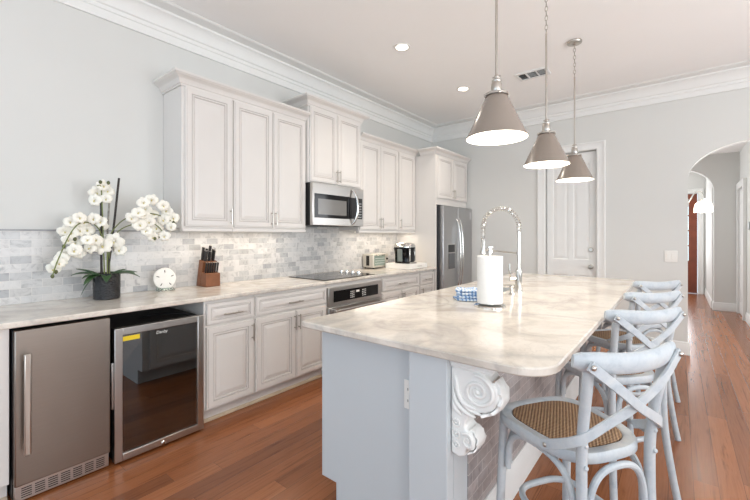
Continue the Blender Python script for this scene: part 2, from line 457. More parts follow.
for z, nm in ((.935, 'door_knob'), (1.155, 'deadbolt')):
    k = MB(); y = YB+.045
    k.lathe([(.03, y), (.03, y-.008), (.012, y-.012), (.012, y-.035), (.026, y-.042), (.028, y-.055), (.018, y-.066), (.0, y-.067)] if nm == 'door_knob' else [(.03, y), (.03, y-.012), (.022, y-.02), (.0, y-.02)], (2.315, 0, z), 20, 'y')
    k.build(nm, M['nickel'], door1)

# ------------------------------------------------------------------ hall beyond the arch
HL = arch_c-arch_a
structure(box(HL-.14, HL, YB+.14, 7.0, 0, 2.8).build('wall_hall_left', M['wall']))
structure(box(4.03, 4.15, 7.3, 9.12, 0, 2.8).build('wall_hall_right', M['wall']))
structure(box(4.15, 4.80, 7.3, 7.42, 0, 2.8).build('wall_hall_return', M['wall']))
mb = MB(); mb.box(4.68, 4.80, YB+.14, 5.90, 0, 2.8).box(4.68, 4.80, 7.0, 7.3, 0, 2.8).box(4.68, 4.80, 5.90, 7.0, 0, .75).box(4.68, 4.80, 5.90, 7.0, 2.45, 2.8)
structure(mb.build('wall_hall_side', M['wall'], smooth=0))
structure(box(1.2, 4.8, YB+.14, 11.6, 2.8, 2.9).build('ceiling_hall', M['ceiling']))
p2 = [(2.4, 0), (2.75, 0)]
for k in range(21):
    a = PI-PI*k/20; p2.append((3.2225+.4725*math.cos(a), 2.14+.42*math.sin(a)))
p2 += [(3.695, 0), (4.15, 0), (4.15, 2.8), (2.4, 2.8)]
structure(MB().prism(p2, mpy, 9.12, 9.30).build('wall_hall_arch', M['wall'], smooth=20))
structure(box(3.68, 3.80, 9.30, 11.4, 0, 2.8).build('wall_foyer_right', M['wall']))
mb = MB(); mb.box(1.2, 1.32, YB+.14, 8.15, 0, 2.8).box(1.2, 1.32, 9.85, 11.4, 0, 2.8).box(1.2, 1.32, 8.15, 9.85, 0, .55).box(1.2, 1.32, 8.15, 9.85, 2.45, 2.8)
structure(mb.build('wall_foyer_left', M['wall'], smooth=0))
mb = MB(); mb.box(1.2, 2.6, 11.4, 11.55, 0, 2.8); mb.box(2.6, 3.545, 11.4, 11.55, 2.31, 2.8); mb.box(3.545, 3.80, 11.4, 11.55, 0, 2.8)
structure(mb.build('wall_foyer_end', M['wall']))
structure(run(BB, [(4.03-e, 7.32), (4.03-e, 8.22)], 0, 1).build('baseboard_hall', M['trim'], smooth=25))
structure(run(BB, [(4.03-.02, 9.12-e), (3.695-e, 9.12-e), (3.695-e, 9.30)], 0, 1).build('baseboard_hall_arch', M['trim'], smooth=25))
structure(run(BB, [(3.68-e, 9.32), (3.68-e, 11.39)], 0, 1).build('baseboard_foyer', M['trim'], smooth=25))
# cased doorway in the right hall wall
mb = MB()
for y0, y1, z0, z1 in ((8.24, 8.35, 0, 2.24), (9.0, 9.11, 0, 2.24), (8.35, 9.0, 2.13, 2.24)):
    mb.box(3.985, 4.03-e, y0, y1, z0, z1)
structure(mb.build('trim_3', M['trim'], bevel=.004))
mb = MB(); panels(mb, mpx, 8.36, 8.99, .01, 2.12, [(8.45, 8.64, 1.0, 1.9), (8.71, 8.90, 1.0, 1.9), (8.45, 8.64, .2, .85), (8.71, 8.90, .2, .85)], 4.028, .012, -1)
structure(mb.build('door_2', M['trim'], smooth=0))
casing('trim_4', 2.6, 3.545, 2.31, 11.4-e)
mb = MB(); x0, x1, z0, z1 = 2.61, 3.535, .01, 2.30
for a, b, c, d in ((x0, x0+.13, z0, z1), (x1-.15, x1, z0, z1), (x0+.13, x1-.15, z0, .75), (x0+.13, x1-.15, z1-.14, z1)):
    mb.box(a, b, 11.43, 11.475, c, d)
for z in (1.1, 1.45, 1.8): mb.box(x0+.13, x1-.15, 11.435, 11.47, z-.014, z+.014)
door3 = structure(mb.build('door_3', M['browndoor'], bevel=.003))
box(x0+.13, x1-.15, 11.45, 11.456, .75, z1-.14).build('pane', M['clear'], door3)
area('foyer_daylight', (3.05, 11.36, 1.5), (PI/2, 0, PI), .7, 1.4, 25, (.95, .97, 1))
area('hall_fill_light', (1.36, 9.0, 1.5), (PI/2+.2, 0, -PI/2), 1.6, 1.8, 38, (.97, .98, 1))  # fill lamp added at an unseen foyer opening to brighten the hall
area('hall_fill_light', (4.64, 6.45, 1.6), (PI/2+.2, 0, PI/2), 1.0, 1.6, 22, (.97, .98, 1))  # second added fill, with its out-of-view side opening, lifting the hall's brightness

# wall sconce in the hall
sc = thing('wall_sconce', 'lit glass shade wall sconce on a curved chrome arm seen through the archway', 'sconce', (HL, 6.2, 1.78))
ox = (HL, 6.2, 1.78)
MB().lathe([(.055, 0), (.055, .012), (.03, .022), (0, .022)], (HL, 6.2, 1.75), 20, 'x').build('back_plate', M['chrome'], sc, ox)
MB().tube(cat([(HL+.015, 6.2, 1.75), (HL+.04, 6.2, 1.80), (HL+.08, 6.2, 1.875), (HL+.13, 6.2, 1.885), (HL+.155, 6.2, 1.84), (HL+.160, 6.2, 1.79)]), .008).build('arm', M['chrome'], sc, ox)
MB().lathe([(.012, 1.80), (.03, 1.795), (.03, 1.755), (.02, 1.75)], (HL+.160, 6.2, 0), 18).build('socket', M['chrome'], sc, ox)
mb = MB(); mb.lathe([(.034, 1.762), (.058, 1.755), (.080, 1.73), (.091, 1.68), (.093, 1.625), (.090, 1.625), (.088, 1.68), (.077, 1.727), (.056, 1.751), (.034, 1.757)], (HL+.160, 6.2, 0), 24, cap0=False, cap1=False)
mb.build('shade', M['sconce'], sc, ox)
MB().lathe([(.0, 1.755), (.014, 1.75), (.028, 1.70), (.03, 1.675), (.018, 1.65), (0, 1.645)], (HL+.160, 6.2, 0), 14).build('bulb', M['bulb'], sc, ox)
MB().tube([(HL+.160+  .092*math.cos(a), 6.2+  .092*math.sin(a), 1.632) for a in [2*PI*k/24 for k in range(24)]], .0035, 6, True).build('shade_band', M['chrome'], sc, ox)
def point(name, loc, power, col, r=.03):
    d = bpy.data.lights.new(name, 'POINT'); d.energy = power; d.color = col; d.shadow_soft_size = r
    o = bpy.data.objects.new(name, d); COL.objects.link(o); o.location = loc; return o
WARM = (1, .90, .78)
point('sconce_light', (HL+.160, 6.2, 1.64), 5, WARM, .04)

# switch plate, thermostat, ceiling vent
sw = thing('light_switch', 'white double rocker light switch on the back wall beside the archway', 'switch', (3.127, YB, 1.10))
so = (3.127, YB, 1.10)
box(3.067, 3.187, YB-.008, YB-e, 1.035, 1.165).build('plate', M['white'], sw, so, bevel=.003)
for x in (3.104, 3.150): box(x-.017, x+.017, YB-.014, YB-.0082, 1.065, 1.135).build('rocker', M['white'], sw, so, bevel=.003)
tag(box(4.005, 4.03-e, 7.78, 7.90, 1.42, 1.54).build('thermostat', M['thermo'], bevel=.006), 'small grey thermostat on the right hall wall', 'thermostat')
ve = thing('ceiling_vent', 'white ceiling air vent with dark louvre openings behind the pendants', 'vent', (1.97, 4.28, ZC))
vo = (1.97, 4.28, ZC)
mb = MB(); X0, X1, Y0, Y1 = 1.80, 2.12, 4.17, 4.38; zt, zb = ZC-e, ZC-.012
for a, b, c, d in ((X0, X1, Y0, Y0+.025), (X0, X1, Y1-.025, Y1), (X0, X0+.025, Y0+.025, Y1-.025), (X1-.025, X1, Y0+.025, Y1-.025), (X0+.10, X0+.115, Y0+.025, Y1-.025), (X0+.205, X0+.215, Y0+.025, Y1-.025)):
    mb.box(a, b, c, d, zb, zt)
mb.build('frame', M['trim'], ve, vo)
box(X0+.025, X1-.025, Y0+.025, Y1-.025, ZC-.003, ZC-e).build('backing', M['black'], ve, vo)
for k in range(5):
    y = Y0+.037+k*.026
    for xa, xb, tl in ((X0+.026, X0+.099, .012), (X0+.116, X0+.204, .004), (X0+.216, X1-.026, .004)):
        MB().loops([[(xa, y, zb+.001), (xa, y+.0015, zb+.001), (xa, y+tl+.0015, zt-.003), (xa, y+tl, zt-.003)], [(xb, y, zb+.001), (xb, y+.0015, zb+.001), (xb, y+tl+.0015, zt-.003), (xb, y+tl, zt-.003)]]).build('louvre', M['trim'], ve, vo, smooth=0)

# recessed ceiling lights
for (x, y), lb in (((1.187, 2.907), 'round recessed ceiling light, the nearer of the two'), ((1.187, 4.188), 'round recessed ceiling light, the farther one near the vent')):
    t = thing('recessed_light', lb, 'ceiling light', (x, y, ZC), 0, 'recessed ceiling lights')
    MB().lathe([(.055, -.006), (.075, -.006), (.078, -e), (.052, -e)], (x, y, ZC), 28, cap0=False, cap1=False).build('trim_ring', M['white'], t, (x, y, ZC))
    MB().lathe([(0, -.004), (.0545, -.004), (.0545, -.0008), (0, -.0008)], (x, y, ZC), 28).build('lens', M['bulb'], t, (x, y, ZC))
    d = bpy.data.lights.new('recessed_beam', 'SPOT'); d.energy = 45; d.color = WARM; d.spot_size = 2.2; d.spot_blend = .8; d.shadow_soft_size = .05
    o = bpy.data.objects.new('recessed_beam', d); COL.objects.link(o); o.location = (x, y, ZC-.02)

# ------------------------------------------------------------------ cabinets on the left wall
def door_rings(t, k=1.0, g=1):
    return [(0, 0, 0), (0, t*.6, 0), (.003, t-.003, 0), (.011*k, t-.003, 0), (.013*k, t, g), (.046*k, t, 0), (.049*k, t-.006, g), (.052*k, t-.006, g), (.055*k, t-.001, 0), (.062*k, t-.001, 0), (.066*k, t-.007, g), (.071*k, t-.007, g), (.098*k, t-.001, 0)]
def shift(R, x0): return [(a, b+x0, m) for a, b, m in R]
def cab_door(name, y0, y1, z0, z1, x0, parent, off, k=1.0):
    return MB().rings(mpx, y0, y1, z0, z1, shift(door_rings(.021, k), x0)).build(name, [M['cab'], M['glaze']], parent, off, smooth=0)
def pull(x, y, z, L, vertical, parent, off):
    mb = MB(); h = L/2
    if vertical:
        mb.tube([(x+.03, y, z-h), (x+.03, y, z+h)], .0055, 10)
        for s in (-1, 1): mb.tube([(x, y, z+s*h*.72), (x+.03, y, z+s*h*.72)], .0045, 8)
    else:
        mb.tube([(x+.03, y-h, z), (x+.03, y+h, z)], .0055, 10)
        for s in (-1, 1): mb.tube([(x, y+s*h*.72, z), (x+.03, y+s*h*.72, z)], .0045, 8)
    return mb.build('pull', M['nickel'], parent, off)
CROWN = [(0, 0), (.012, 0), (.012, .012), (.020, .015), (.024, .028), (.036, .045), (.056, .058), (.068, .062), (.070, .066), (.080, .070), (.080, .086), (0, .086)]
def upper(label, y0, y1, z0, z1, xf, doors, ret=(), rail=True, dz=0):
    off = (0, y0, z0)
    t = thing('upper_cabinet', label, 'cabinet', off, 0, 'wall cabinets along the left wall')
    mb = MB(); mb.box(.002, xf, y0+.0005, y1-.0005, z0, z1); mb.build('carcass', M['cab'], t, off, bevel=.002)
    for a, b, hs in doors:
        d = cab_door('door', a+.003, b-.003, z0+dz+.012, z1-.012, xf, t, off)
        hy = b-.022 if hs > 0 else a+.022
        pull(xf+.021, hy, z0+dz+.095, .13, True, d, off)
    zt = z1
    pts = [(xf, y0), (xf, y1)]
    if 'l' in ret: pts = [(.003, y0)]+pts
    elif isinstance(ret, dict): pass
    if 'r' in ret: pts = pts+[(.003, y1)]
    if 'L' in ret: pts = [(.41, y0-.026)]+[(xf, y0-.026), (xf, y1)]
    if 'R' in ret: pts = pts+[(.3, y1)]
    # travel goes +y along the front so outside is to the right
    run(CROWN, pts, zt-.012, -1).build('crown', [M['cab']], t, off, smooth=20)
    if rail:
        box(xf-.035, xf+.012, y0+.001, y1-.001, z0-.026, z0-.0005).build('light_rail', M['cab'], t, off, bevel=.004)
    return t
upper('single-door white wall cabinet at the left end, above the knife block', 1.30, 1.709, 1.395, 2.465, .31, [(1.318, 1.705, 1)], 'l')
upper('two-door white wall cabinet left of the microwave', 1.709, 2.497, 1.395, 2.465, .31, [(1.715, 2.103, 1), (2.103, 2.490, -1)])
upper('taller two-door white wall cabinet directly above the microwave', 2.499, 3.287, 1.865, 2.63, .345, [(2.512, 2.895, 1), (2.895, 3.278, -1)], 'lr', False)
upper('two-door white wall cabinet right of the microwave', 3.289, 4.078, 1.395, 2.445, .31, [(3.297, 3.685, 1), (3.685, 4.073, -1)])
upper('narrow single-door white wall cabinet next to the tall fridge panel', 4.078, 4.488, 1.395, 2.445, .31, [(4.083, 4.478, -1)])
fx = .64
fc = upper('deep two-door white cabinet above the refrigerator', 4.516, 5.475, 1.76, 2.445, .625, [(4.535, 5.0, 1), (5.0, 5.465, -1)], 'L', False, .075)
box(.002, .645, 4.490, 4.515, .001, 2.433).build('side_panel', M['cab'], fc, (0, 4.516, 1.76), bevel=.002)

# under-cabinet light strips
for y0, y1, lb in ((1.36, 2.44, 'slim warm light strip under the left wall cabinets'), (3.36, 4.42, 'slim warm light strip under the right wall cabinets')):
    t = thing('light_strip', lb, 'light strip', (.2, (y0+y1)/2, 1.385))
    o3 = (.2, (y0+y1)/2, 1.385)
    box(.18, .225, y0, y1, 1.380, 1.3945).build('housing', M['white'], t, o3)
    box(.185, .22, y0+.01, y1-.01, 1.3775, 1.3798).build('diffuser', M['led'], t, o3)
    area('under_cabinet_light', (.2, (y0+y1)/2, 1.372), (0, 0, 0), .05, y1-y0, 2.5, (1, .88, .74))

# tile backsplash
tag(box(.0006, .010, -.60, 1.30, .9155, 1.367).box(.0006, .010, 1.30, 2.50, .9155, 1.3665).box(.0006, .010, 2.50, 3.288, .9155, 1.432).box(.0006, .010, 3.288, 4.4885, .9155, 1.3665).build('tile_backsplash', M['tile'], smooth=0),
    'grey and white marble brick-pattern tile backsplash above the wall counter', 'backsplash')
box(.0006, .016, -.60, 1.2995, 1.3672, 1.377).build('pencil_liner', plain('grey_marble_liner', (150, 150, 152), .3, var=.2, scale=15), bpy.data.objects['tile_backsplash'])

# base cabinets
BF, DF = .605, .626
def base(label, y0, y1, kind, ends=()):
    off = (0, y0, 0)
    t = thing('base_cabinet', label, 'cabinet', off, 0, 'base cabinets along the left wall')
    box(.002, BF, y0+.0005, y1-.0005, .105, .884).build('carcass', M['cab'], t, off, bevel=.002)
    box(.30, .54, y0+.0005, y1-.0005, .0005, .1045).build('toe_kick', M['cab'], t, off)
    mb = MB(); mb.loops([[(.5405, y, .0005), (.556, y, .0005), (.556, y, .010), (.548, y, .02), (.5405, y, .022)] for y in (y0+.001, y1-.001)]); mb.build('shoe_moulding', M['shoe'], t, off)
    for a, b, hs in kind:
        if hs == 0:
            d = cab_door('drawer', a, b, .708, .858, BF, t, off, .62); pull(DF, (a+b)/2, .772, .15, False, d, off)
        else:
            d = cab_door('door', a, b, .118, .692, BF, t, off); pull(DF, b-.02 if hs > 0 else a+.02, .60, .13, True, d, off)
    return t
base('white base cabinet end left of the small stainless refrigerator', -.60, .335, [(-.59, -.13, 0), (-.59, -.13, 1)])
base('one-drawer one-door white base cabinet beside the glass-door cooler', 1.318, 1.715, [(1.332, 1.708, 0), (1.332, 1.708, 1)])
base('wide-drawer two-door white base cabinet left of the oven', 1.716, 2.492, [(1.726, 2.484, 0), (1.726, 2.121, 1), (2.127, 2.484, -1)])
base('wide-drawer two-door white base cabinet right of the oven', 3.330, 4.105, [(3.345, 4.095, 0), (3.345, 3.715, 1), (3.722, 4.095, -1)])
base('narrow white base cabinet next to the refrigerator', 4.106, 4.489, [(4.140, 4.478, 0), (4.140, 4.478, -1)])
# back panel of the appliance bay (wall side stays open)
ctop = MB(); ctop.box(.002, .66, -.60, 4.489, .8845, .915)
tag(ctop.build('wall_countertop', M['marble'], bevel=.006), 'long polished marble countertop running along the left wall', 'countertop')

# ice maker / undercounter refrigerator
off = (0, .345, 0)
t = thing('undercounter_refrigerator', 'narrow stainless undercounter refrigerator with a solid door at the left end', 'refrigerator', off)
box(.03, .60, .345, .752, .012, .868).build('body', M['black'], t, off, bevel=.003)
d = box(.602, .65, .347, .75, .095, .868).build('door', M['steeldark'], t, off, bevel=.006)
hb = MB(); hb.strip([(.70, .388, .262), (.70, .388, .755)], .006, .0135, (1, 0, 0)); hb.box(.65, .695, .380, .396, .715, .745); hb.box(.65, .695, .380, .396, .275, .305)
hb.build('handle', M['nickel'], d, off, bevel=.002)
g = box(.585, .628, .349, .748, .012, .090).build('kick_grille', M['steel'], t, off, bevel=.003)
sl = MB()
for k in range(7):
    y = .375+k*.052
    for j in range(5): sl.box(.6282, .6292, y, y+.040, .026+j*.011, .0305+j*.011)
sl.build('vent_slots', M['black'], g, off, smooth=0)
for y in (.37, .72):
    for x in (.10, .56): MB().lathe([(.018, 0.0005), (.018, .0119)], (x, y, 0), 12).build('foot', M['black'], t, off)

# wine cooler
off = (0, .77, 0)
t = thing('wine_cooler', 'glass-door beverage cooler with a stainless frame under the counter', 'cooler', off)
mb = MB(); mb.box(.04, .06, .775, 1.295, .02, .785); mb.box(.06, .60, .775, .795, .02, .785); mb.box(.06, .60, 1.275, 1.295, .02, .785); mb.box(.06, .60, .795, 1.275, .02, .05); mb.box(.06, .60, .795, 1.275, .765, .785)
mb.build('body', M['dark'], t, off)
for z in (.22, .39, .56):
    sh = MB()
    for k in range(9): sh.tube([(.10, .80+k*.0575, z), (.56, .80+k*.0575, z)], .0025, 6)
    sh.tube([(.56, .797, z), (.56, 1.273, z)], .005, 6); sh.build('shelf', M['steeldark'], t, off)
fr = MB(); a0, a1, z0, z1 = .770, 1.298, .016, .795
for q in ((a0, a0+.042, z0, z1), (a1-.042, a1, z0, z1), (a0+.042, a1-.042, z0, z0+.042), (a0+.042, a1-.042, z1-.042, z1)): fr.box(.605, .65, *q)
d = fr.build('door_frame', M['steel'], t, off, bevel=.003)
gp = box(.636, .640, a0+.042, a1-.042, z0+.042, z1-.042).build('door_glass', M['tinted'], d, off)
st = box(.6402, .6408, .815, .905, .715, .742).build('energy_sticker', M['yellow'], gp if False else d, off)
hd = MB()
hd.box(.625, .64, a0-.012, a0-.0005, .33, .60); hd.build('side_grip', M['steel'], d, off, bevel=.003)
MB().lathe([(.012, .65), (.012, .655), (.008, .658), (0, .658)], (0, 1.035, .030), 16, 'x').build('lock', M['chrome'], d, off)
def text(body, size, mat, name, parent, off, origin, ex, ey, shear=0.0):
    cu = bpy.data.curves.new(name, 'FONT'); cu.body = body; cu.size = size; cu.shear = shear; cu.align_x = 'CENTER'
    ob = bpy.data.objects.new(name, cu); COL.objects.link(ob)
    me = bpy.data.meshes.new_from_object(ob); bpy.data.objects.remove(ob)
    ex, ey, o3 = Vector(ex), Vector(ey), Vector(origin)-Vector(off)
    for v in me.vertices: v.co = o3+ex*v.co.x+ey*v.co.y
    me.materials.clear(); me.materials.append(mat)
    o = bpy.data.objects.new(name, me); COL.objects.link(o); o.parent = parent; return o
text('Danby', .026, M['white'], 'door_lettering', d, off, (.6407, 1.03, .722), (0, 1, 0), (0, 0, 1), .2)
for y in (.80, 1.27): MB().lathe([(.016, 0.0005), (.016, .0198)], (.55, y, 0), 12).build('foot', M['black'], t, off)
MB().tube(cat([(.35, 1.0, .786), (.40, 1.10, .80), (.46, 1.17, .80), (.52, 1.25, .792)]), .006, 8).build('power_cord', M['black'], t, off)

# wall oven
off = (0, 2.494, 0)
t = thing('built_in_oven', 'stainless built-in oven with a black control panel under the cooktop', 'oven', off)
box(.03, .604, 2.496, 3.326, .06, .884).build('body', M['cab'], t, off)
p = box(.605, .635, 2.502, 3.312, .668, .842).build('control_panel', M['steel'], t, off, bevel=.004)
box(.6352, .639, 2.566, 3.245, .700, .808).build('display', M['blackglass'], p, off, bevel=.002)
kk = MB()
for i in range(3):
    for j in range(4):
        kk.box(.6392, .6395, 2.80+i*.022, 2.813+i*.022, .718+j*.019, .726+j*.019)
        kk.box(.6392, .6395, 2.98+i*.022, 2.993+i*.022, .718+j*.019, .726+j*.019)
kk.box(.6392, .6395, 2.885, 2.935, .765, .785)
kk.build('buttons', M['white'], p, off, smooth=0)
d = box(.605, .64, 2.502, 3.312, .09, .655).build('door', M['steel'], t, off, bevel=.004)
MB().tube([(.695, 2.53, .628), (.695, 3.285, .628)], .012, 12).box(.64, .692, 2.545, 2.565, .618, .638).box(.64, .692, 3.25, 3.27, .618, .638).build('handle', M['steel'], d, off)
box(.6402, .643, 2.62, 3.20, .20, .54).build('window', M['blackglass'], d, off, bevel=.002)
box(.30, .54, 2.496, 3.326, .0005, .059).build('toe_kick', M['cab'], t, off)

# microwave
off = (0, 2.502, 1.437)
t = thing('microwave', 'stainless over-the-range microwave with a curved handle', 'microwave', off)
box(.012, .372, 2.502, 3.270, 1.437, 1.8615).build('body', M['black'], t, off, bevel=.003)
d = box(.3725, .41, 2.502, 3.270, 1.440, 1.858).build('door', M['steel'], t, off, bevel=.005)
box(.4102, .412, 2.528, 3.045, 1.515, 1.755).build('window', M['blackglass'], d, off, bevel=.001)
box(.4122, .413, 2.575, 2.985, 1.548, 1.705).build('window_screen', plain('grey_window_mesh', (118, 116, 112), .15), d, off)
p = box(.4102, .413, 3.048, 3.245, 1.520, 1.750).build('control_panel', M['black'], t, off, bevel=.001)
kk = MB()
for i in range(4):
    for j in range(6): kk.box(.4132, .4135, 3.155+i*.02, 3.167+i*.02, 1.535+j*.03, 1.547+j*.03)
kk.build('buttons', M['greydecal'], p, off, smooth=0)
MB().tube(bez([(.412, 3.075, 1.835), (.475, 3.09, 1.80), (.49, 3.12, 1.65), (.475, 3.09, 1.50), (.412, 3.075, 1.458)], 20), .014, 12).build('handle', M['chrome'], d, off)
vb = MB()
for k in range(10): vb.box(.06+k*.028, .075+k*.028, 2.6, 3.15, 1.4355, 1.4368)
vb.build('vent_grille', M['black'], t, off, smooth=0)
text('GE', .018, M['greydecal'], 'badge', d, off, (.4106, 2.525, 1.462), (0, 1, 0), (0, 0, 1))

# refrigerator
FX = .715
off = (0, 4.57, 0)
t = thing('refrigerator', 'tall stainless side-by-side refrigerator with a water dispenser', 'refrigerator', off)
box(.03, .645, 4.575, 5.475, .02, 1.745).build('body', plain('fridge_side', (74, 75, 78), .45), t, off, bevel=.004)
box(.10, .62, 4.60, 5.45, .0005, .0195).build('base', M['black'], t, off)
dl = box(.648, FX, 4.575, 5.012, .06, 1.745).build('freezer_door', M['fridge'], t, off, bevel=.010, seg=3)
dr = box(.648, FX, 5.018, 5.475, .06, 1.745).build('fridge_door', M['fridge'], t, off, bevel=.010, seg=3)
box(FX+.0002, FX+.004, 4.695, 4.915, .86, 1.225).build('dispenser_frame', M['steel'], dl, off, bevel=.001)
box(FX+.0042, FX+.006, 4.710, 4.90, 1.105, 1.21).build('dispenser_display', M['black'], dl, off)
cv = MB(); cv.rings(mpx, 4.712, 4.898, .875, 1.09, [(0, FX+.0062, 0), (.0, FX+.008, 0), (.012, FX+.008, 0), (.02, FX+.005, 0)]); cv.build('dispenser_recess', plain('grey_recess', (92, 94, 97), .4), dl, off, smooth=0)
for par, y, s in ((dl, 4.978, -1), (dr, 5.052, 1)):
    MB().tube(bez([(FX-.002, y, 1.56), (FX+.06, y, 1.54), (FX+.075, y, 1.1), (FX+.06, y, .62), (FX-.002, y, .60)], 24), .012, 12).build('handle', M['chrome'], par, off)
box(FX+.0002, FX+.001, 5.40, 5.445, 1.58, 1.69).build('sticker', M['greydecal'], dr, off)

# ------------------------------------------------------------------ things on the wall counter
ZT = .9155
# cooktop
off = (.38, 2.83, ZT)
t = thing('cooktop', 'black glass electric cooktop with four silver knobs set in the counter', 'cooktop', off)
box(.10, .62, 2.46, 3.21, ZT, ZT+.006).build('glass_top', M['blackglass'], t, off, bevel=.002)
for x, y, r in ((.24, 2.64, .085), (.24, 2.93, .07), (.47, 2.64, .075), (.47, 2.93, .095)):
    rg = MB(); rg.tube([(x+r*math.cos(2*PI*k/32), y+r*math.sin(2*PI*k/32), ZT+.0062) for k in range(32)], .0012, 4, True, ry=.0004); rg.build('burner_ring', M['thermo'], t, off)
for k in range(4):
    x = .20+.085*k
    q = MB().lathe([(.027, ZT+.0062), (.027, ZT+.011), (.021, ZT+.014), (.019, ZT+.030), (.016, ZT+.033), (0, ZT+.033)], (x, 3.13, 0), 18).build('knob', M['chrome'], t, off)
    box(x-.0025, x+.0025, 3.112, 3.148, ZT+.0332, ZT+.037).build('grip', M['steel'], q, off)

# toaster oven
off = (.12, 3.88, ZT)
t = thing('toaster_oven', 'small silver toaster oven on the counter behind the cooktop', 'toaster', off)
box(.03, .20, 3.70, 4.02, ZT+.015, ZT+.185).build('body', plain('toaster_casing', (206, 200, 188), .35, .4), t, off, bevel=.010, seg=3)
box(.09, .14, 3.6975, 3.6995, ZT+.04, ZT+.165).build('side_vent', M['dark'], t, off)
d = box(.2005, .207, 3.725, 3.94, ZT+.04, ZT+.165).build('door', M['greenglass'], t, off, bevel=.002)
kk = MB()
for j in range(3): kk.tube([(.2085, 3.735, ZT+.07+j*.03), (.2085, 3.93, ZT+.07+j*.03)], .0015, 6)
kk.build('rack_lines', M['white'], d, off)
MB().tube([(.215, 3.735, ZT+.172), (.215, 3.93, ZT+.172)], .006, 8).build('handle', M['chrome'], d, off)
for j in range(2): MB().lathe([(.013, .2002), (.013, .215), (0, .215)], (0, 3.985, ZT+.06+j*.06), 14, 'x').build('dial', M['black'], t, off)
for x, y in ((.05, 3.73), (.18, 3.73), (.05, 3.99), (.18, 3.99)): MB().lathe([(.012, ZT), (.012, ZT+.0148)], (x, y, 0), 10).build('foot', M['black'], t, off)

# coffee pod drawer + brewer
off = (.42, 4.13, ZT)
t = thing('pod_drawer', 'low white storage drawer on the counter beneath the coffee brewer', 'drawer', off)
box(.22, .60, 3.93, 4.34, ZT, ZT+.065).build('casing', M['white'], t, off, bevel=.004)
q = box(.6005, .606, 3.94, 4.33, ZT+.008, ZT+.058).build('drawer_front', M['white'], t, off, bevel=.002)
MB().tube([(.617, 4.09, ZT+.034), (.617, 4.18, ZT+.034)], .004, 8).box(.606, .617, 4.10, 4.106, ZT+.032, ZT+.036).box(.606, .617, 4.164, 4.17, ZT+.032, ZT+.036).build('pull', M['nickel'], q, off)
ZK = ZT+.0655
off = (.42, 4.08, ZK)
t = thing('coffee_brewer', 'black and chrome single-cup coffee brewer on the white drawer', 'coffee maker', off)
def sq(rx, ry, z, cx=.42, cy=4.08, p=.6, n=28):
    return [(cx+rx*math.copysign(abs(math.cos(a))**p, math.cos(a)), cy+ry*math.copysign(abs(math.sin(a))**p, math.sin(a)), z) for a in [2*PI*k/n for k in range(n)]]
MB().loops([sq(.115, .095, ZK), sq(.12, .098, ZK+.02), sq(.118, .096, ZK+.03), sq(.118, .104, ZK+.12), sq(.128, .116, ZK+.19), sq(.128, .116, ZK+.205)]).build('body', M['blackglass'], t, off)
MB().loops([sq(.130, .118, ZK+.206), sq(.130, .118, ZK+.222), sq(.115, .103, ZK+.252), sq(.07, .065, ZK+.264)]).build('lid', M['chrome'], t, off)
MB().tube([(.42+.126*math.cos(a), 4.08+.112*math.sin(a), ZK+.236) for a in [-.9+1.8*k/16 for k in range(17)]], .009, 10).build('handle', M['chrome'], t, off)
for yy in (4.02, 4.14): box(.536, .548, yy-.012, yy+.012, ZK+.03, ZK+.19).build('chrome_stripe', M['chrome'], t, off, bevel=.004)
box(.39, .46, 3.955, 3.977, ZK+.025, ZK+.185).build('water_tank', plain('smoky_tank', (120, 128, 124), .15), t, off, bevel=.006)
box(.50, .575, 4.03, 4.13, ZK, ZK+.018).build('drip_tray', M['steel'], t, off, bevel=.003)

# knife block with knives
KX, KY = .055, 1.615
off = (KX+.07, KY, ZT)
t = thing('knife_block', 'brown wooden knife block on the wall counter', 'knife block', off)
w = .062
sideb = [(.02, ZT), (.085, ZT), (.135, ZT+.205), (.070, ZT+.222)]
sidef = [(.0865, ZT), (.185, ZT), (.185, ZT+.108), (.112, ZT+.118)]
mxz = lambda u, v, q: (u, q, v)
MB().prism(sideb, mxz, KY-w, KY+w).build('tall_block', M['knifeblock'], t, off, bevel=.004)
MB().prism(sidef, mxz, KY-w, KY+w).build('low_block', M['knifeblock'], t, off, bevel=.004)
dx, dz = .237, .971      # handle direction
def knife(base, L, wd, th, label, grp):
    o3 = tuple(base)
    k = thing('kitchen_knife', label, 'knife', o3, 0, grp)
    b = Vector(base); D = Vector((dx, 0, dz)).normalized()
    P = [b+D*(L*s) for s in (0.0, .08, .3, .6, .85, 1.0)]
    MB().tube(P, [wd*.75, wd*.8, wd, wd*.85, wd*1.05, wd*.8], 8, ry=th, up=(dz, 0, -dx)).build('handle', M['knifegrip'], k, o3)
    MB().tube([b+D*(L*.995), b+D*(L*1.03)], wd*.85, 8, ry=th*1.05, up=(dz, 0, -dx)).build('end_cap', M['nickel'], k, o3)
    return k
spots = [('black-handled knife at the left of the back row in the knife block', .085, -.044, .095), ('black-handled knife second from left in the back row of the block', .088, -.015, .085), ('tallest black-handled knife in the back row of the block', .086, .014, .105), ('black-handled knife at the right of the back row in the block', .088, .043, .08),
         ('black-handled knife at the left of the second row in the block', .117, -.036, .075), ('black-handled knife in the middle of the second row of the block', .119, -.002, .07), ('black-handled knife at the right of the second row in the block', .118, .034, .08)]
for lb, x, y, L in spots:
    z = ZT+.222-(x-.070)*(.017/.065)+.0015
    knife((x, KY+y, z), L*1.15, .016, .0105, lb, 'knives in the knife block')
for k in range(6):
    names = ['leftmost', 'second from left', 'third from left', 'third from right', 'second from right', 'rightmost']
    x = .152; z = ZT+.118-(x-.112)*(.010/.073)+.0025
    q = knife((x, KY-.05+.02*k, z), .085, .0095, .0072, names[k]+' of the six steak knives in the low front of the block', 'steak knives in the knife block')

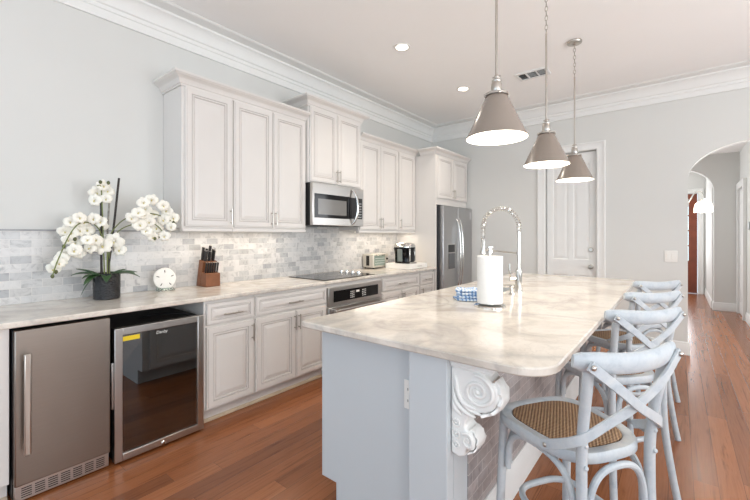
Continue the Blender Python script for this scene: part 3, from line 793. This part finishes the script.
# sand dollar on a glass stand
off = (.09, 1.272, ZT)
gs = MB(); gs.box(.055, .145, 1.215, 1.33, ZT, ZT+.008); gs.box(.058, .066, 1.225, 1.32, ZT+.008, ZT+.045); gs.box(.125, .135, 1.225, 1.32, ZT+.008, ZT+.022)
tag(gs.build('display_stand', M['clear'], bevel=.002), 'small clear glass stand holding the sand dollar', 'stand')
off = (.095, 1.272, ZT+.009)
t = thing('sand_dollar', 'round white sand dollar ornament standing on the counter left of the knife block', 'ornament', off)
dc = (.095, 1.272, ZT+.092)
tilt = .18
def disc_pt(r, a, w):       # faces +x leaning back
    return (dc[0]+w-math.cos(a)*0-math.sin(tilt)*r*math.sin(a), dc[1]+r*math.cos(a), dc[2]+r*math.sin(a)*math.cos(tilt))
L = []
for r, wv in ((.003, -.010), (.05, -.010), (.078, -.006), (.083, 0), (.078, .006), (.05, .010), (.003, .013)):
    L.append([disc_pt(r*(1+.015*math.cos(5*2*PI*k/40)), 2*PI*k/40, wv) for k in range(40)])
MB().loops(L).build('shell', M['sand'], t, off)
for k in range(5):
    a = PI/2+2*PI*k/5
    c = Vector(disc_pt(.055, a, .0115)); tan = (Vector(disc_pt(.066, a, .0115))-Vector(disc_pt(.044, a, .0115)))*.55
    MB().tube([c-tan, c-tan*.4, c+tan*.4, c+tan], [.001, .004, .004, .001], 8, up=(1, 0, 0), ry=[.001, .003, .003, .001]).build('slot', plain('dark_slot', (88, 80, 72), .8) if k == 0 else bpy.data.materials['dark_slot'], t, off)

# potted orchid
OC = (.20, .862, ZT)
t = thing('potted_orchid', 'white orchid arrangement in a black hammered pot on the wall counter', 'plant', OC)
MB().lathe([(.072, 0), (.076, .004), (.077, .168), (.074, .172), (.069, .170), (.069, .135), (0, .135)], OC, 32).build('pot', M['pot'], t, OC)
MB().lathe([(0, .136), (.0685, .136), (.05, .148), (0, .152)], OC, 24).build('moss', plain('moss', (70, 74, 44), .95, var=.3, scale=60), t, OC)
def leaf(p, ang, L, wd, droop, name='leaf'):
    mb = MB(); n = 10; rows = []
    d = Vector((math.cos(ang), math.sin(ang), 0)); s = Vector((-math.sin(ang), math.cos(ang), 0))
    for i in range(n+1):
        u = i/n; c = Vector(p)+d*(L*u)+Vector((0, 0, 1))*(L*.55*u-droop*L*u*u)
        h = wd*math.sin(PI*min(1, .12+.88*u))**.7+.0008
        rows.append([c-s*h+Vector((0, 0, h*.35)), c-Vector((0, 0, .0)), c+s*h+Vector((0, 0, h*.35)), c+s*h+Vector((0, 0, h*.35-.0025)), c-Vector((0, 0, .0030)), c-s*h+Vector((0, 0, h*.35-.0025))])
    mb.loops(rows); mb.build(name, M['leaf'], t, OC, smooth=60)
pz = ZT+.145
for ang, L, wd, dr in ((-1.9, .17, .026, .42), (-1.2, .14, .024, .5), (-2.6, .12, .022, .7), (.9, .15, .024, .40), (1.5, .16, .020, .42), (-.3, .13, .028, .70), (2.4, .12, .022, .4), (-1.75, .12, .030, 1.5), (1.15, .17, .020, .60), (-1.0, .16, .026, .75), (1.9, .12, .02, .2), (-2.1, .15, .022, .15)):
    leaf((OC[0]+.02*math.cos(ang), OC[1]+.02*math.sin(ang), pz), ang, L, wd, dr)
st = MB(); st.tube(cat([(.205, .862, pz-.01), (.205, .90, 1.40), (.205, .931, 1.73)]), [.007]*13, 8); st.build('stake', M['stick'], t, OC)
MB().tube([(.19, .835, pz-.01), (.188, .832, 1.35), (.185, .835, 1.60)], .0075, 8).build('stake', M['stick'], t, OC)
MB().tube(cat([(.17, .875, pz-.01), (.165, .876, 1.35), (.165, .885, 1.55), (.168, .89, 1.61)]), .006, 8).build('stake', plain('mottled_twig', (150, 146, 138), .7, var=.4, scale=40), t, OC)
stems = [[(.20, .85, pz), (.20, .842, 1.30), (.20, .835, 1.55), (.21, .825, 1.66), (.23, .80, 1.665)],
         [(.21, .845, pz), (.21, .835, 1.30), (.21, .80, 1.40), (.22, .72, 1.42), (.23, .66, 1.35), (.23, .60, 1.19), (.23, .575, 1.10)],
         [(.20, .87, pz), (.20, .875, 1.30), (.22, .91, 1.40), (.27, .98, 1.47), (.32, 1.08, 1.492), (.33, 1.18, 1.465), (.33, 1.243, 1.425)],
         [(.21, .875, pz), (.21, .88, 1.28), (.24, .92, 1.37), (.29, .99, 1.415), (.33, 1.08, 1.43), (.33, 1.15, 1.38), (.33, 1.16, 1.33)],
         [(.22, .86, pz), (.22, .86, 1.22), (.22, .88, 1.29), (.23, .93, 1.28)]]
for q in stems: MB().tube(cat(q, 8), .0035, 7).build('stem', M['stem'], t, OC)
# one bloom: five cupped petals and a lip, reused
def bloom_mesh():
    mb = MB()
    for i, (ang, L, w) in enumerate([(PI/2, .042, .017), (PI/2+1.35, .043, .026), (PI/2-1.35, .043, .026), (PI/2+2.55, .040, .016), (PI/2-2.55, .040, .016)]):
        rows = []
        for k in range(7):
            u = k/6; r = .003+L*u; h = w*math.sin(PI*(.10+.84*u))**.75+.001
            d = Vector((math.cos(ang), math.sin(ang), 0)); s = Vector((-math.sin(ang), math.cos(ang), 0))
            z = .010*math.sin(u*PI*.9)-.006*u+.0008*i
            c = d*r
            rows.append([c-s*h+Vector((0, 0, z-.003)), c+Vector((0, 0, z+.002)), c+s*h+Vector((0, 0, z-.003)), c+s*h+Vector((0, 0, z-.0042)), c+Vector((0, 0, z+.0005)), c-s*h+Vector((0, 0, z-.0042))])
        mb.m = 0; mb.loops(rows)
    mb.m = 1; mb.ball((0, -.006, .009), .005, .008, .007, 8, 6); mb.m = 0
    mb.ball((0, .006, .011), .005, .005, .006, 8, 6)
    return mb
def yz(px, py, x=.2):       # blooms lie close to one plane; numbers measured on it
    return None
blooms = [(0.84, 1.668), (0.874, 1.637), (0.812, 1.625), (0.851, 1.582), (0.801, 1.571), (0.665, 1.423), (0.7, 1.449), (0.737, 1.425), (0.774, 1.446), (0.812, 1.427), (0.851, 1.408), (0.645, 1.366), (0.68, 1.354), (0.716, 1.367), (0.758, 1.374), (0.66, 1.31), (0.7, 1.29), (0.742, 1.309), (0.675, 1.246), (0.64, 1.216), (0.716, 1.226), (0.763, 1.257), (0.606, 1.168), (0.591, 1.132), (0.834, 1.268), (0.897, 1.301), (0.927, 1.239), (0.625, 1.192), (0.79, 1.309), (1.069, 1.57), (1.134, 1.596), (1.196, 1.556), (1.245, 1.522), (1.288, 1.471), (1.108, 1.529), (1.037, 1.497), (1.161, 1.495), (1.216, 1.453), (1.114, 1.436), (1.182, 1.393), (1.252, 1.402), (1.095, 1.37), (1.148, 1.327), (1.056, 1.413), (1.005, 1.46), (1.216, 1.334), (1.082, 1.485)]
proto = None
near = lambda y, z: (y*.957, 1.338+(z-1.338)*.957)
random.seed(11)
for i, (y, z) in enumerate(blooms):
    if proto is None:
        proto = bloom_mesh().build('flower', [M['petal'], M['petalheart']], t, smooth=60); f = proto
    else:
        f = proto.copy(); COL.objects.link(f)
    x = .21+random.uniform(-.05, .05)
    if y > .98: x += .12; y, z = near(y, z)
    f.location = Vector((x, y, z))-Vector(OC)
    dirv = Vector((.85+random.uniform(-.2, .2), -.35+random.uniform(-.55, .55), -.05+random.uniform(-.35, .35)))
    f.rotation_euler = (dirv.to_track_quat('Z', 'Y') @ Matrix.Rotation(random.uniform(-.4, .4), 4, 'Z').to_quaternion()).to_euler()
    k = random.uniform(.82, 1.02); f.scale = (k, k, k)
    if i in (24, 25): f.scale = (1.35,)*3
for y, z in ((.575, 1.09), (.592, 1.115), (.63, 1.27), (.685, 1.315), (1.30, 1.425), (1.29, 1.44), (1.215, 1.325), (1.24, 1.34), (1.16, 1.315), (1.195, 1.33), (.93, 1.27), (.82, 1.69), (.865, 1.69)):
    xb = .22
    if y > 1.0: xb = .33; y, z = near(y, z)
    MB().ball((xb, y, z), .010, .010, .013, 10, 7).build('bud', M['bud'], t, OC)

# ------------------------------------------------------------------ island
IX0, IX1, IY0, IY1 = 1.785, 2.515, 1.33, 4.30
off = (2.15, 2.8, 0)
isl = thing('kitchen_island', 'large pale grey kitchen island with tiled seating side in the middle of the room', 'island', off)
IS = M['island']
MB().box(IX0, IX1-.012, IY0, 1.36, .13, .884).box(IX0+.10, IX1-.012, IY0, 1.36, .0005, .13).build('end_panel', IS, isl, off)
MB().box(IX0+.012, IX1-.012, 1.362, IY1, .125, .65).box(IX0+.11, IX1-.012, 1.362, IY1, .0005, .125).box(IX0+.012, IX0+.05, 1.362, IY1, .65, .884).box(2.40, IX1-.012, 1.362, IY1, .65, .884).box(IX0+.05, 2.40, 1.362, 2.5, .65, .884).box(IX0+.05, 2.40, 3.4, IY1, .65, .884).build('carcass', IS, isl, off)
box(2.345, IX1, 1.275, 1.329, .0005, .884).build('corner_post', IS, isl, off, bevel=.002)
box(IX1-.0115, IX1, 1.3295, 1.45, .0005, .884).build('side_panel', IS, isl, off)
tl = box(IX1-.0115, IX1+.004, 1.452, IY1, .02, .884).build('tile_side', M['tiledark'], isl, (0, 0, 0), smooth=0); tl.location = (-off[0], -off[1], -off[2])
IBB = [(0, 0), (.018, 0), (.018, .125), (.014, .135), (.012, .155), (.005, .168), (0, .168)]
run(IBB, [(IX1+.0045, 1.452), (IX1+.0045, IY1)], .0005, -1).build('base_moulding', M['trim'], isl, off, smooth=25)
# doors on the sink side (away from the camera's right), seen in the cooler glass
mpl = lambda u, v, w: (-w, u, v)
for k in range(5):
    y0 = 1.39+k*.58
    q = MB().rings(mpl, y0, y0+.57, .14, .70, shift(door_rings(.02), -IX0-.012)).build('door', [M['island'], M['glaze']], isl, off, smooth=0)
    mb = MB(); mb.tube([(IX0-.04, y0+.53, .53), (IX0-.04, y0+.53, .66)], .0055, 8); mb.tube([(IX0-.008, y0+.53, .55), (IX0-.04, y0+.53, .55)], .0045, 8); mb.tube([(IX0-.008, y0+.53, .64), (IX0-.04, y0+.53, .64)], .0045, 8); mb.build('pull', M['nickel'], q, off)
    q = MB().rings(mpl, y0, y0+.57, .715, .86, shift(door_rings(.02, .62), -IX0-.012)).build('drawer', [M['island'], M['glaze']], isl, off, smooth=0)
    mb = MB(); mb.tube([(IX0-.04, y0+.21, .785), (IX0-.04, y0+.36, .785)], .0055, 8); mb.tube([(IX0-.008, y0+.23, .785), (IX0-.04, y0+.23, .785)], .0045, 8); mb.tube([(IX0-.008, y0+.34, .785), (IX0-.04, y0+.34, .785)], .0045, 8); mb.build('pull', M['nickel'], q, off)
# carved corbel under the overhang
cy0, cy1 = 1.300, 1.400
cb = MB()
X = IX1+.0005
prof = [(X, .515), (X+.035, .508), (X+.058, .520), (X+.060, .545)]
for k in range(11):            # lower volute, bulging outwards
    a = -.9+2.3*k/10; prof.append((X+.068+.028*math.cos(a), .575+.036*math.sin(a)))
prof += [(X+.055, .625), (X+.060, .648), (X+.080, .675), (X+.105, .690)]
for k in range(13):
    a = -1.35+2.5*k/12; prof.append((X+.105+.078*math.cos(a), .764+.070*math.sin(a)))
prof += [(X+.125, .842), (X, .842)]
cb.prism(prof, mpy, cy0+.006, cy1-.006)
corb = cb.build('corbel', M['trim'], isl, off, bevel=.006, smooth=40)
cp = MB()
for z0, z1, g in ((.842, .852, .0), (.852, .862, .006), (.862, .884, .012)): cp.box(X, X+.162+g, cy0-g*.6, cy1+g*.6, z0, z1)
cp.build('corbel_cap', M['trim'], corb, off, bevel=.003)
for ys in (cy0+.004, cy1-.004):
    cv = MB(); sp = []
    vx, vz = X+.108, .770
    for k in range(50):       # big volute: a ridge that runs round the outline and winds in
        f_ = k/49; th = 1.75-f_*3.9*PI; r = .056*(1-f_)**1.1+.008
        sp.append((vx+r*math.cos(th), ys, vz+r*.95*math.sin(th)))
    cv.tube(sp, [.009*(1-.4*k/49) for k in range(50)], 8, ry=[.007]*50, up=(0, 1, 0))
    cv.ball((vx, ys, vz), .010, .009, .010, 12, 8)
    for q in ([(X+.016, .815), (X+.026, .785), (X+.030, .755), (X+.048, .722), (X+.078, .698), (X+.125, .690)], [(X+.012, .760), (X+.018, .725), (X+.038, .700), (X+.07, .682), (X+.10, .676)], [(X+.012, .715), (X+.020, .690), (X+.045, .668)], [(X+.040, .735), (X+.062, .715), (X+.10, .706)]):
        pp = cat([(a, ys, b) for a, b in q], 6); n = len(pp)
        cv.tube(pp, [.003+.0075*math.sin(PI*i/(n-1))**.7 for i in range(n)], 8, up=(0, 1, 0))
    sp2 = [(X+.066+.026*(1-k/29*.85)*math.cos(2.4-k/29*3.2*PI), ys, .578+.030*(1-k/29*.85)*math.sin(2.4-k/29*3.2*PI)) for k in range(30)]
    cv.tube(sp2, [.006*(1-.4*k/29) for k in range(30)], 8, up=(0, 1, 0))
    for z, r in ((.635, .013), (.592, .014), (.552, .012)):
        cv.tube([(X+.022+r*math.cos(2*PI*k/16), ys-.0, z+r*math.sin(2*PI*k/16)) for k in range(16)], .004, 6, True)
        cv.ball((X+.022, ys, z), .005, .005, .005, 8, 6)
    cv.build('scroll_carving', M['trim'], corb, off, smooth=60)
ym = (cy0+cy1)/2
def lobes(cx, cz, rx, rz, a0, a1, wd, name):      # leaf with lobed edge rolling over the front of a scroll
    mb = MB(); L = []; n = 36
    for i in range(n+1):
        u = i/n; a = a0+(a1-a0)*u; w_ = wd*(1-.25*abs(math.sin(u*PI*4)))*(1-.35*u); row = []
        for j in range(9):
            v = -1+2*j/8; rr = 1+(.07*(1-v*v)+.05*abs(v)**3)+.03*math.cos(v*PI*3)
            row.append((cx+rx*rr*math.cos(a), ym+v*w_, cz+rz*rr*math.sin(a)))
        for j in range(8, -1, -1):
            v = -1+2*j/8; row.append((cx+rx*.90*math.cos(a), ym+v*w_, cz+rz*.90*math.sin(a)))
        L.append(row)
    mb.loops(L); return mb.build(name, M['trim'], corb, off, smooth=50)
lobes(X+.108, .762, .084, .076, -1.35, .80, .060, 'leaf_carving')
lobes(X+.070, .575, .034, .040, -1.5, 1.5, .055, 'leaf_carving')

# power outlet on the island end
ou = thing('power_outlet', 'white power outlet on the near end of the island beside the corner post', 'outlet', (2.325, IY0, .67)); oo = (2.325, IY0, .67)
box(2.288, 2.344, IY0-.006, IY0-e, .612, .732).build('plate', M['white'], ou, oo, bevel=.002)
for z in (.648, .696):
    q = box(2.300, 2.332, IY0-.0085, IY0-.0062, z-.015, z+.015).build('socket', M['white'], ou, oo, bevel=.001)
    box(2.308, 2.311, IY0-.0092, IY0-.0087, z-.005, z+.006).box(2.320, 2.323, IY0-.0092, IY0-.0087, z-.005, z+.006).build('slots', M['black'], q, oo)

# island countertop with sink cut-out
def rrect(x0, x1, y0, y1, rs, n=10):
    out = []
    for (cx, cy, a0), r in zip(((x0, y0, PI), (x1, y0, 1.5*PI), (x1, y1, 0), (x0, y1, .5*PI)), rs):
        ccx = cx+r if cx == x0 else cx-r; ccy = cy+r if cy == y0 else cy-r
        for k in range(n+1):
            a = a0+PI/2*k/n; out.append((ccx+r*math.cos(a), ccy+r*math.sin(a)))
    return out
SX0, SX1, SY0, SY1 = 1.86, 2.17, 2.62, 3.30
outer = rrect(1.727, 2.885, 1.237, 4.39, (.015, .13, .13, .015)); inner = rrect(SX0, SX1, SY0, SY1, (.03,)*4, 5)
def slab(name, outer, inner, z0, z1, mat, ch=.005):
    bm = bmesh.new(); rings = {}
    def sc_(loop, d):            # tiny inset by normals
        n = len(loop); out = []
        for i in range(n):
            a, b = Vector(loop[i-1]), Vector(loop[(i+1) % n]); tt = (b-a).normalized(); out.append((loop[i][0]-tt.y*d, loop[i][1]+tt.x*d))
        return out
    def loopv(loop, z): return [bm.verts.new((x, y, z)) for x, y in loop]
    oi = sc_(outer, ch)
    o_t, o_1, o_2, o_b = loopv(oi, z1), loopv(outer, z1-ch), loopv(outer, z0+ch), loopv(oi, z0)
    i_t, i_b = loopv(inner, z1), loopv(inner, z0)
    def quad(a, b):
        n = len(a)
        for i in range(n): bm.faces.new((a[i], a[(i+1) % n], b[(i+1) % n], b[i]))
    quad(o_t, o_1); quad(o_1, o_2); quad(o_2, o_b); quad(i_t, i_b)
    for A, B in ((o_t, i_t), (o_b, i_b)):
        ed = []
        for l in (A, B):
            for i in range(len(l)):
                e_ = bm.edges.get((l[i], l[(i+1) % len(l)])); ed.append(e_)
        bmesh.ops.triangle_fill(bm, use_beauty=True, edges=ed)
    bmesh.ops.recalc_face_normals(bm, faces=bm.faces)
    me = bpy.data.meshes.new(name); bm.to_mesh(me); bm.free(); me.materials.append(mat)
    me.polygons.foreach_set('use_smooth', [True]*len(me.polygons)); me.set_sharp_from_angle(angle=math.radians(30))
    o = bpy.data.objects.new(name, me); COL.objects.link(o); return o
tag(slab('island_countertop', outer, inner, .8845, .915, M['marble']), 'polished marble slab countertop with rounded corners on the island', 'countertop')
mb = MB(); ri = rrect(SX0-.006, SX1+.006, SY0-.006, SY1+.006, (.03,)*4, 5); ro = rrect(SX0-.02, SX1+.02, SY0-.02, SY1+.02, (.04,)*4, 5); rb = rrect(SX0+.01, SX1-.01, SY0+.01, SY1-.01, (.05,)*4, 5)
Lp = lambda l, z: [(x, y, z) for x, y in l]
mb.loops([Lp(ro, .884), Lp(ri, .884), Lp(rb, .69), Lp(rrect(SX0+.1, SX1-.1, SY0+.2, SY1-.2, (.04,)*4, 5), .684)], cap0=False)
sk = thing('kitchen_sink', 'stainless undermount sink sunk in the island countertop', 'sink', (2.015, 2.96, .684))
mb.build('basin', M['steel'], sk, (2.015, 2.96, .684)); MB().lathe([(.045, .6845), (.045, .687), (.02, .687), (0, .685)], (2.015, 2.96, 0), 20).build('drain', M['chrome'], sk, (2.015, 2.96, .684))

# spring faucet
FXx, FY = 2.255, 2.90
off = (FXx, FY, .9155)
t = thing('kitchen_faucet', 'tall chrome spring-coil pull-down faucet on the island', 'faucet', off)
MB().lathe([(.030, 0), (.030, .006), (.024, .012), (.024, .16), (.019, .165), (.019, .17), (0, .17)], off, 20).build('base', M['chrome'], t, off)
MB().lathe([(.012, .17), (.012, .45)], off, 14).build('riser', M['chrome'], t, off)
lv = MB(); lv.tube([(FXx-.02, FY-.015, 1.01), (FXx-.055, FY-.035, 1.01)], .016, 12); lv.tube([(FXx-.045, FY-.03, 1.02), (FXx-.055, FY-.04, 1.06), (FXx-.056, FY-.04, 1.125)], [.008, .007, .006], 10); lv.build('lever', M['chrome'], t, off)
cen = [(FXx, FY, 1.365)]
for k in range(25): a = PI*k/24; cen.append((FXx-.14+.14*math.cos(a), FY, 1.405+.14*math.sin(a)))
cen.append((FXx-.28, FY, 1.36)); cen.append((FXx-.28, FY, 1.31))
MB().tube(cen, .006, 10).build('hose', M['steel'], t, off)
cp_ = cat(cen, 8); tot = [0]
for i in range(1, len(cp_)): tot.append(tot[-1]+(cp_[i]-cp_[i-1]).length)
turns = 30; hel = []
N = turns*10
j = 0
for i in range(N+1):
    s = tot[-1]*i/N
    while j < len(tot)-2 and tot[j+1] < s: j += 1
    f = (s-tot[j])/max(1e-6, tot[j+1]-tot[j]); p = cp_[j].lerp(cp_[j+1], f); tg = (cp_[j+1]-cp_[j]).normalized()
    nn = tg.cross(Vector((0, 1, 0))).normalized(); ph = 2*PI*turns*i/N
    hel.append(p+nn*math.cos(ph)*.0175+Vector((0, 1, 0))*math.sin(ph)*.0175)
MB().tube(hel, .0030, 5).build('spring', M['chrome'], t, off)
MB().lathe([(.013, .395), (.016, .385), (.016, .31), (.021, .29), (.021, .275), (.012, .27), (0, .27)], (FXx-.28, FY, .9155), 18).build('spray_head', M['chrome'], t, off)
MB().tube([(FXx, FY, 1.205), (FXx-.262, FY, 1.225)], .0055, 8).lathe([(.0165, .285), (.0165, .30)], (FXx, FY, .9155), 14).build('support_arm', M['chrome'], t, off)
tag(MB().lathe([(.022, 0), (.022, .006), (.012, .012), (.012, .05), (.016, .055), (.016, .065), (0, .068)], (2.262, 2.72, .9155), 18).tube([(2.262, 2.72, .975), (2.20, 2.70, .972)], .006, 8).build('soap_dispenser', M['chrome']), 'short chrome soap dispenser at the foot of the faucet', 'dispenser')

# paper towel on its holder
PX, PY = 2.315, 2.19
off = (PX, PY, .9155)
t = thing('paper_towel_holder', 'chrome upright holder with round base carrying the paper towel roll', 'holder', off)
MB().lathe([(.092, 0), (.092, .006), (.085, .012), (.03, .014), (.03, .018), (0, .018)], off, 32).build('base', M['chrome'], t, off)
MB().lathe([(.008, .018), (.008, .32), (.018, .322), (.018, .328), (.011, .333), (.011, .345), (.021, .35), (.021, .357), (0, .359)], off, 18).build('post', M['chrome'], t, off)
pr = MB(); pr.loops([[(PX+r*math.cos(2*PI*k/40), PY+r*math.sin(2*PI*k/40), z) for k in range(40)] for r, z in ((.020, .938), (.071, .938), (.074, .942), (.074, 1.212), (.071, 1.216), (.020, 1.216))], closed_path=True)
tag(pr.build('paper_towel_roll', M['paper']), 'white paper towel roll standing on the island', 'paper towel')
# blue checked dish cloth, folded in a loose stack
dc0 = (2.12, 2.34, .9155)
cl = MB()
random.seed(5)
for lay in range(4):
    n = 32; h0 = lay*.018; L = []
    sx, sy = .108-.007*lay, .085-.005*lay; jx, jy = random.uniform(-.008, .008), random.uniform(-.008, .008)
    for fr_, zz in ((.90, .0008), (1.0, .006), (1.0, .012), (.9, .0165), (.5, .0168), (.02, .017)):
        row = []
        for k in range(n):
            a = 2*PI*k/n; c, s_ = math.cos(a), math.sin(a)
            wv = 1+.05*math.sin(3*a+lay*1.7)+.03*math.sin(7*a+lay)
            x = sx*fr_*wv*math.copysign(abs(c)**.6, c); y = sy*fr_*wv*math.copysign(abs(s_)**.6, s_)
            row.append((dc0[0]+jx+x*.85-y*.5, dc0[1]+jy+x*.5+y*.85, dc0[2]+h0+zz+(.006*math.sin(4*a+lay) if lay == 3 and fr_ < 1 else 0)))
        L.append(row)
    cl.loops(L)
tag(cl.build('dish_cloth', M['cloth'], smooth=60), 'folded blue and white checked dish cloth beside the paper towels', 'dish cloth')

# ------------------------------------------------------------------ pendants
def pendant(y, label, build_from=None):
    loc = (2.46, y, 1.84)
    if build_from: return copy_tree(build_from, loc, None, label)
    z0 = 1.84; t = thing('pendant_lamp', label, 'pendant lamp', loc, 0, 'cone pendants over the island')
    c = (2.46, y, 0)
    sh = MB(); sh.m = 0
    sh.loops([[(c[0]+r*math.cos(2*PI*k/48), c[1]+r*math.sin(2*PI*k/48), z) for k in range(48)] for r, z in ((.151, 1.838), (.152, 1.843), (.149, 1.847), (.054, 2.052), (.050, 2.055))], cap0=False, cap1=False)
    s = sh.build('shade', M['shade'], t, loc, smooth=40)
    si = MB(); si.loops([[(c[0]+r*math.cos(2*PI*k/48), c[1]+r*math.sin(2*PI*k/48), z) for k in range(48)] for r, z in ((.1508, 1.838), (.147, 1.845), (.0525, 2.048), (.001, 2.0485))], cap0=False, cap1=False)
    si.build('shade_lining', M['shadein'], s, loc, smooth=40)
    cf = MB(); cf.lathe([(.050, 2.0555), (.058, 2.0555), (.058, 2.066), (.046, 2.072), (.024, 2.074)], c, 28)
    for a in (.6, .6+PI/2, .6+PI, .6+1.5*PI): cf.ball((c[0]+.058*math.cos(a), c[1]+.058*math.sin(a), 2.058), .007, .007, .009, 8, 6)
    cf.build('shade_collar', M['nickel'], t, loc)
    MB().lathe([(.024, 2.0745), (.026, 2.078), (.026, 2.118), (.022, 2.126), (.024, 2.130), (.024, 2.136), (.010, 2.142), (0, 2.142)], c, 20).build('socket_cap', M['nickel'], t, loc)
    kn = MB(); kn.ball((c[0], c[1], 2.155), .013, .009, .013, 12, 8); kn.tube([(c[0]-.02, c[1], 2.155), (c[0]+.02, c[1], 2.155)], .004, 8); kn.build('swivel', M['nickel'], t, loc)
    MB().lathe([(.0065, 2.165), (.0065, 2.77)], c, 12).build('rod', M['nickel'], t, loc)
    ch = MB(); nl = 9; pz = 2.765; st_ = (3.062-pz)/nl
    for k in range(nl):
        zc = pz+st_*(k+.5); pts = []
        for q in range(14):
            a = 2*PI*q/14; u, v = .009*math.cos(a), (st_*.62)*math.sin(a)
            pts.append((c[0]+(u if k % 2 else 0), c[1]+(0 if k % 2 else u), zc+v))
        ch.tube(pts, .0024, 6, True)
    ch.build('chain', M['nickel'], t, loc)
    MB().lathe([(.012, 3.055), (.02, 3.065), (.058, 3.072), (.062, 3.078), (.062, ZC-e), (0, ZC-e)], c, 28).build('canopy', M['nickel'], t, loc)
    b = MB().lathe([(0, 2.0475), (.014, 2.045), (.016, 2.02), (.028, 1.985), (.031, 1.955), (.022, 1.925), (0, 1.915)], c, 16).build('bulb', M['bulb'], t, loc)
    return t
p0 = pendant(1.915, 'nearest and largest-looking taupe cone pendant lamp over the island')
pendant(2.86, 'middle one of the three taupe cone pendant lamps', p0)
pendant(3.80, 'farthest taupe cone pendant lamp, hanging in front of the white door', p0)
for y in (1.915, 2.86, 3.80):
    point('pendant_light', (2.46, y, 1.89), 11, WARM, .035)

# ------------------------------------------------------------------ counter stools
def make_stool(label, loc, rot):
    t = thing('counter_stool', label, 'stool', loc, rot, 'counter stools along the island')
    ST = M['stool']
    def outline(k, n=48):
        out = []
        for i in range(n):
            a = 2*PI*i/n; c, s = math.cos(a), math.sin(a)
            y = .212*math.copysign(abs(s)**.62, s); wx = .200+.018*(y/.212)
            out.append((wx*k*math.copysign(abs(c)**.62, c), y*k+.008))
        return out
    def lp(k, z): return [(x, y, z) for x, y in outline(k)]
    fr = MB(); fr.loops([lp(.97, .584), lp(1.0, .590), lp(1.0, .613), lp(.975, .622), lp(.83, .622), lp(.80, .615), lp(.80, .584)], closed_path=True)
    fr.build('seat_frame', ST, t, smooth=50)
    se = MB(); se.loops([lp(.795, .603), lp(.795, .6165), lp(.80, .620), lp(.6, .6215), lp(.3, .623), lp(.02, .6235)]); se.build('woven_seat', M['rattan'], t, smooth=60)
    for s in (-1, 1):
        q = MB().tube(cat([(s*.186, -.255, .0005), (s*.174, -.235, .13), (s*.156, -.210, .36), (s*.153, -.205, .58), (s*.156, -.213, .72), (s*.164, -.235, .86), (s*.168, -.245, .945)], 4), .0170, 12).build('leg', ST, t)
        for z in (.602, .672): MB().ball((s*.154, -.224, z), .008, .006, .008, 10, 6).build('bolt', M['stool'], q)
        MB().tube([(s*.178, .182, .0005), (s*.172, .172, .33), (s*.166, .163, .583)], [.0160, .0170, .0175], 12).build('leg', ST, t)
    pts = []
    for i in range(21):
        u = -1+2*i/20; pts.append((.222*u, -.280+.045*u*u, .940+.014*u*u))
    n = len(pts)
    MB().tube(pts, [.034*(1 if 2 < i < n-3 else .93 if 1 < i < n-2 else .85 if 0 < i < n-1 else .6) for i in range(n)], 16, ry=[.0160*(1 if 0 < i < n-1 else .6) for i in range(n)], up=(0, 0, 1)).build('top_rail', ST, t, smooth=60)
    for s in (-1, 1):
        o2 = -.006 if s > 0 else .004
        path = cat([(-s*.202, -.274+o2, .950), (-s*.10, -.288+o2, .872), (0, -.276+o2, .800), (s*.10, -.252+o2, .742), (s*.155, -.235+o2, .708), (s*.188, -.205, .683), (s*.207, -.15, .652), (s*.213, -.11, .632), (s*.2135, -.10, .628)], 6)
        q = MB().strip(path, .0155, .0045, (0, 0, 1)).build('back_brace', ST, t, smooth=40)
        MB().ball((-s*.196, -.283+o2, .945), .009, .006, .009, 10, 6).build('bolt', M['nickel'], q)
        MB().ball((s*.217, -.115, .633), .006, .008, .008, 10, 6).build('bolt', M['nickel'], q)
    def arch(A, B, z0, ztop):
        A, B = Vector(A), Vector(B); out = []
        for i in range(29):
            a = PI-PI*i/28; c, s_ = math.cos(a), math.sin(a)
            u = .5+.5*math.copysign(abs(c)**.75, c); h = abs(s_)**.6
            p = A.lerp(B, u); out.append((p.x, p.y, z0+(ztop-z0)*h))
        return out
    for s in (-1, 1):
        MB().tube(arch((s*.166, .137, 0), (s*.156, -.178, 0), .40, .572), .0115, 10).build('arch_bracket', ST, t)
    MB().tube(arch((-.126, -.206, 0), (.126, -.206, 0), .37, .572), .0115, 10).build('arch_bracket', ST, t)
    MB().tube(arch((-.138, .165, 0), (.138, .165, 0), .40, .572), .0115, 10).build('arch_bracket', ST, t)
    ring = []
    for i in range(40):
        a = 2*PI*i/40; c, s_ = math.cos(a), math.sin(a)
        ring.append((.140*math.copysign(abs(c)**.6, c), -.022+.172*math.copysign(abs(s_)**.6, s_), .30))
    MB().tube(ring, .0125, 10, True).build('ring_stretcher', ST, t)
    return t
ANG = math.radians(57.5)
ST0 = (2.858, 1.60, 0)
s0 = make_stool('nearest whitewashed X-back counter stool, by the rounded island corner', ST0, ANG)
for k, lb in enumerate(('second nearest whitewashed X-back stool at the island', 'third whitewashed X-back stool from the near island corner', 'farthest whitewashed X-back stool, closest to the back wall')):
    copy_tree(s0, (2.875, (2.455, 3.18, 3.92)[k], 0), math.radians((50, 52, 50)[k]), lb)
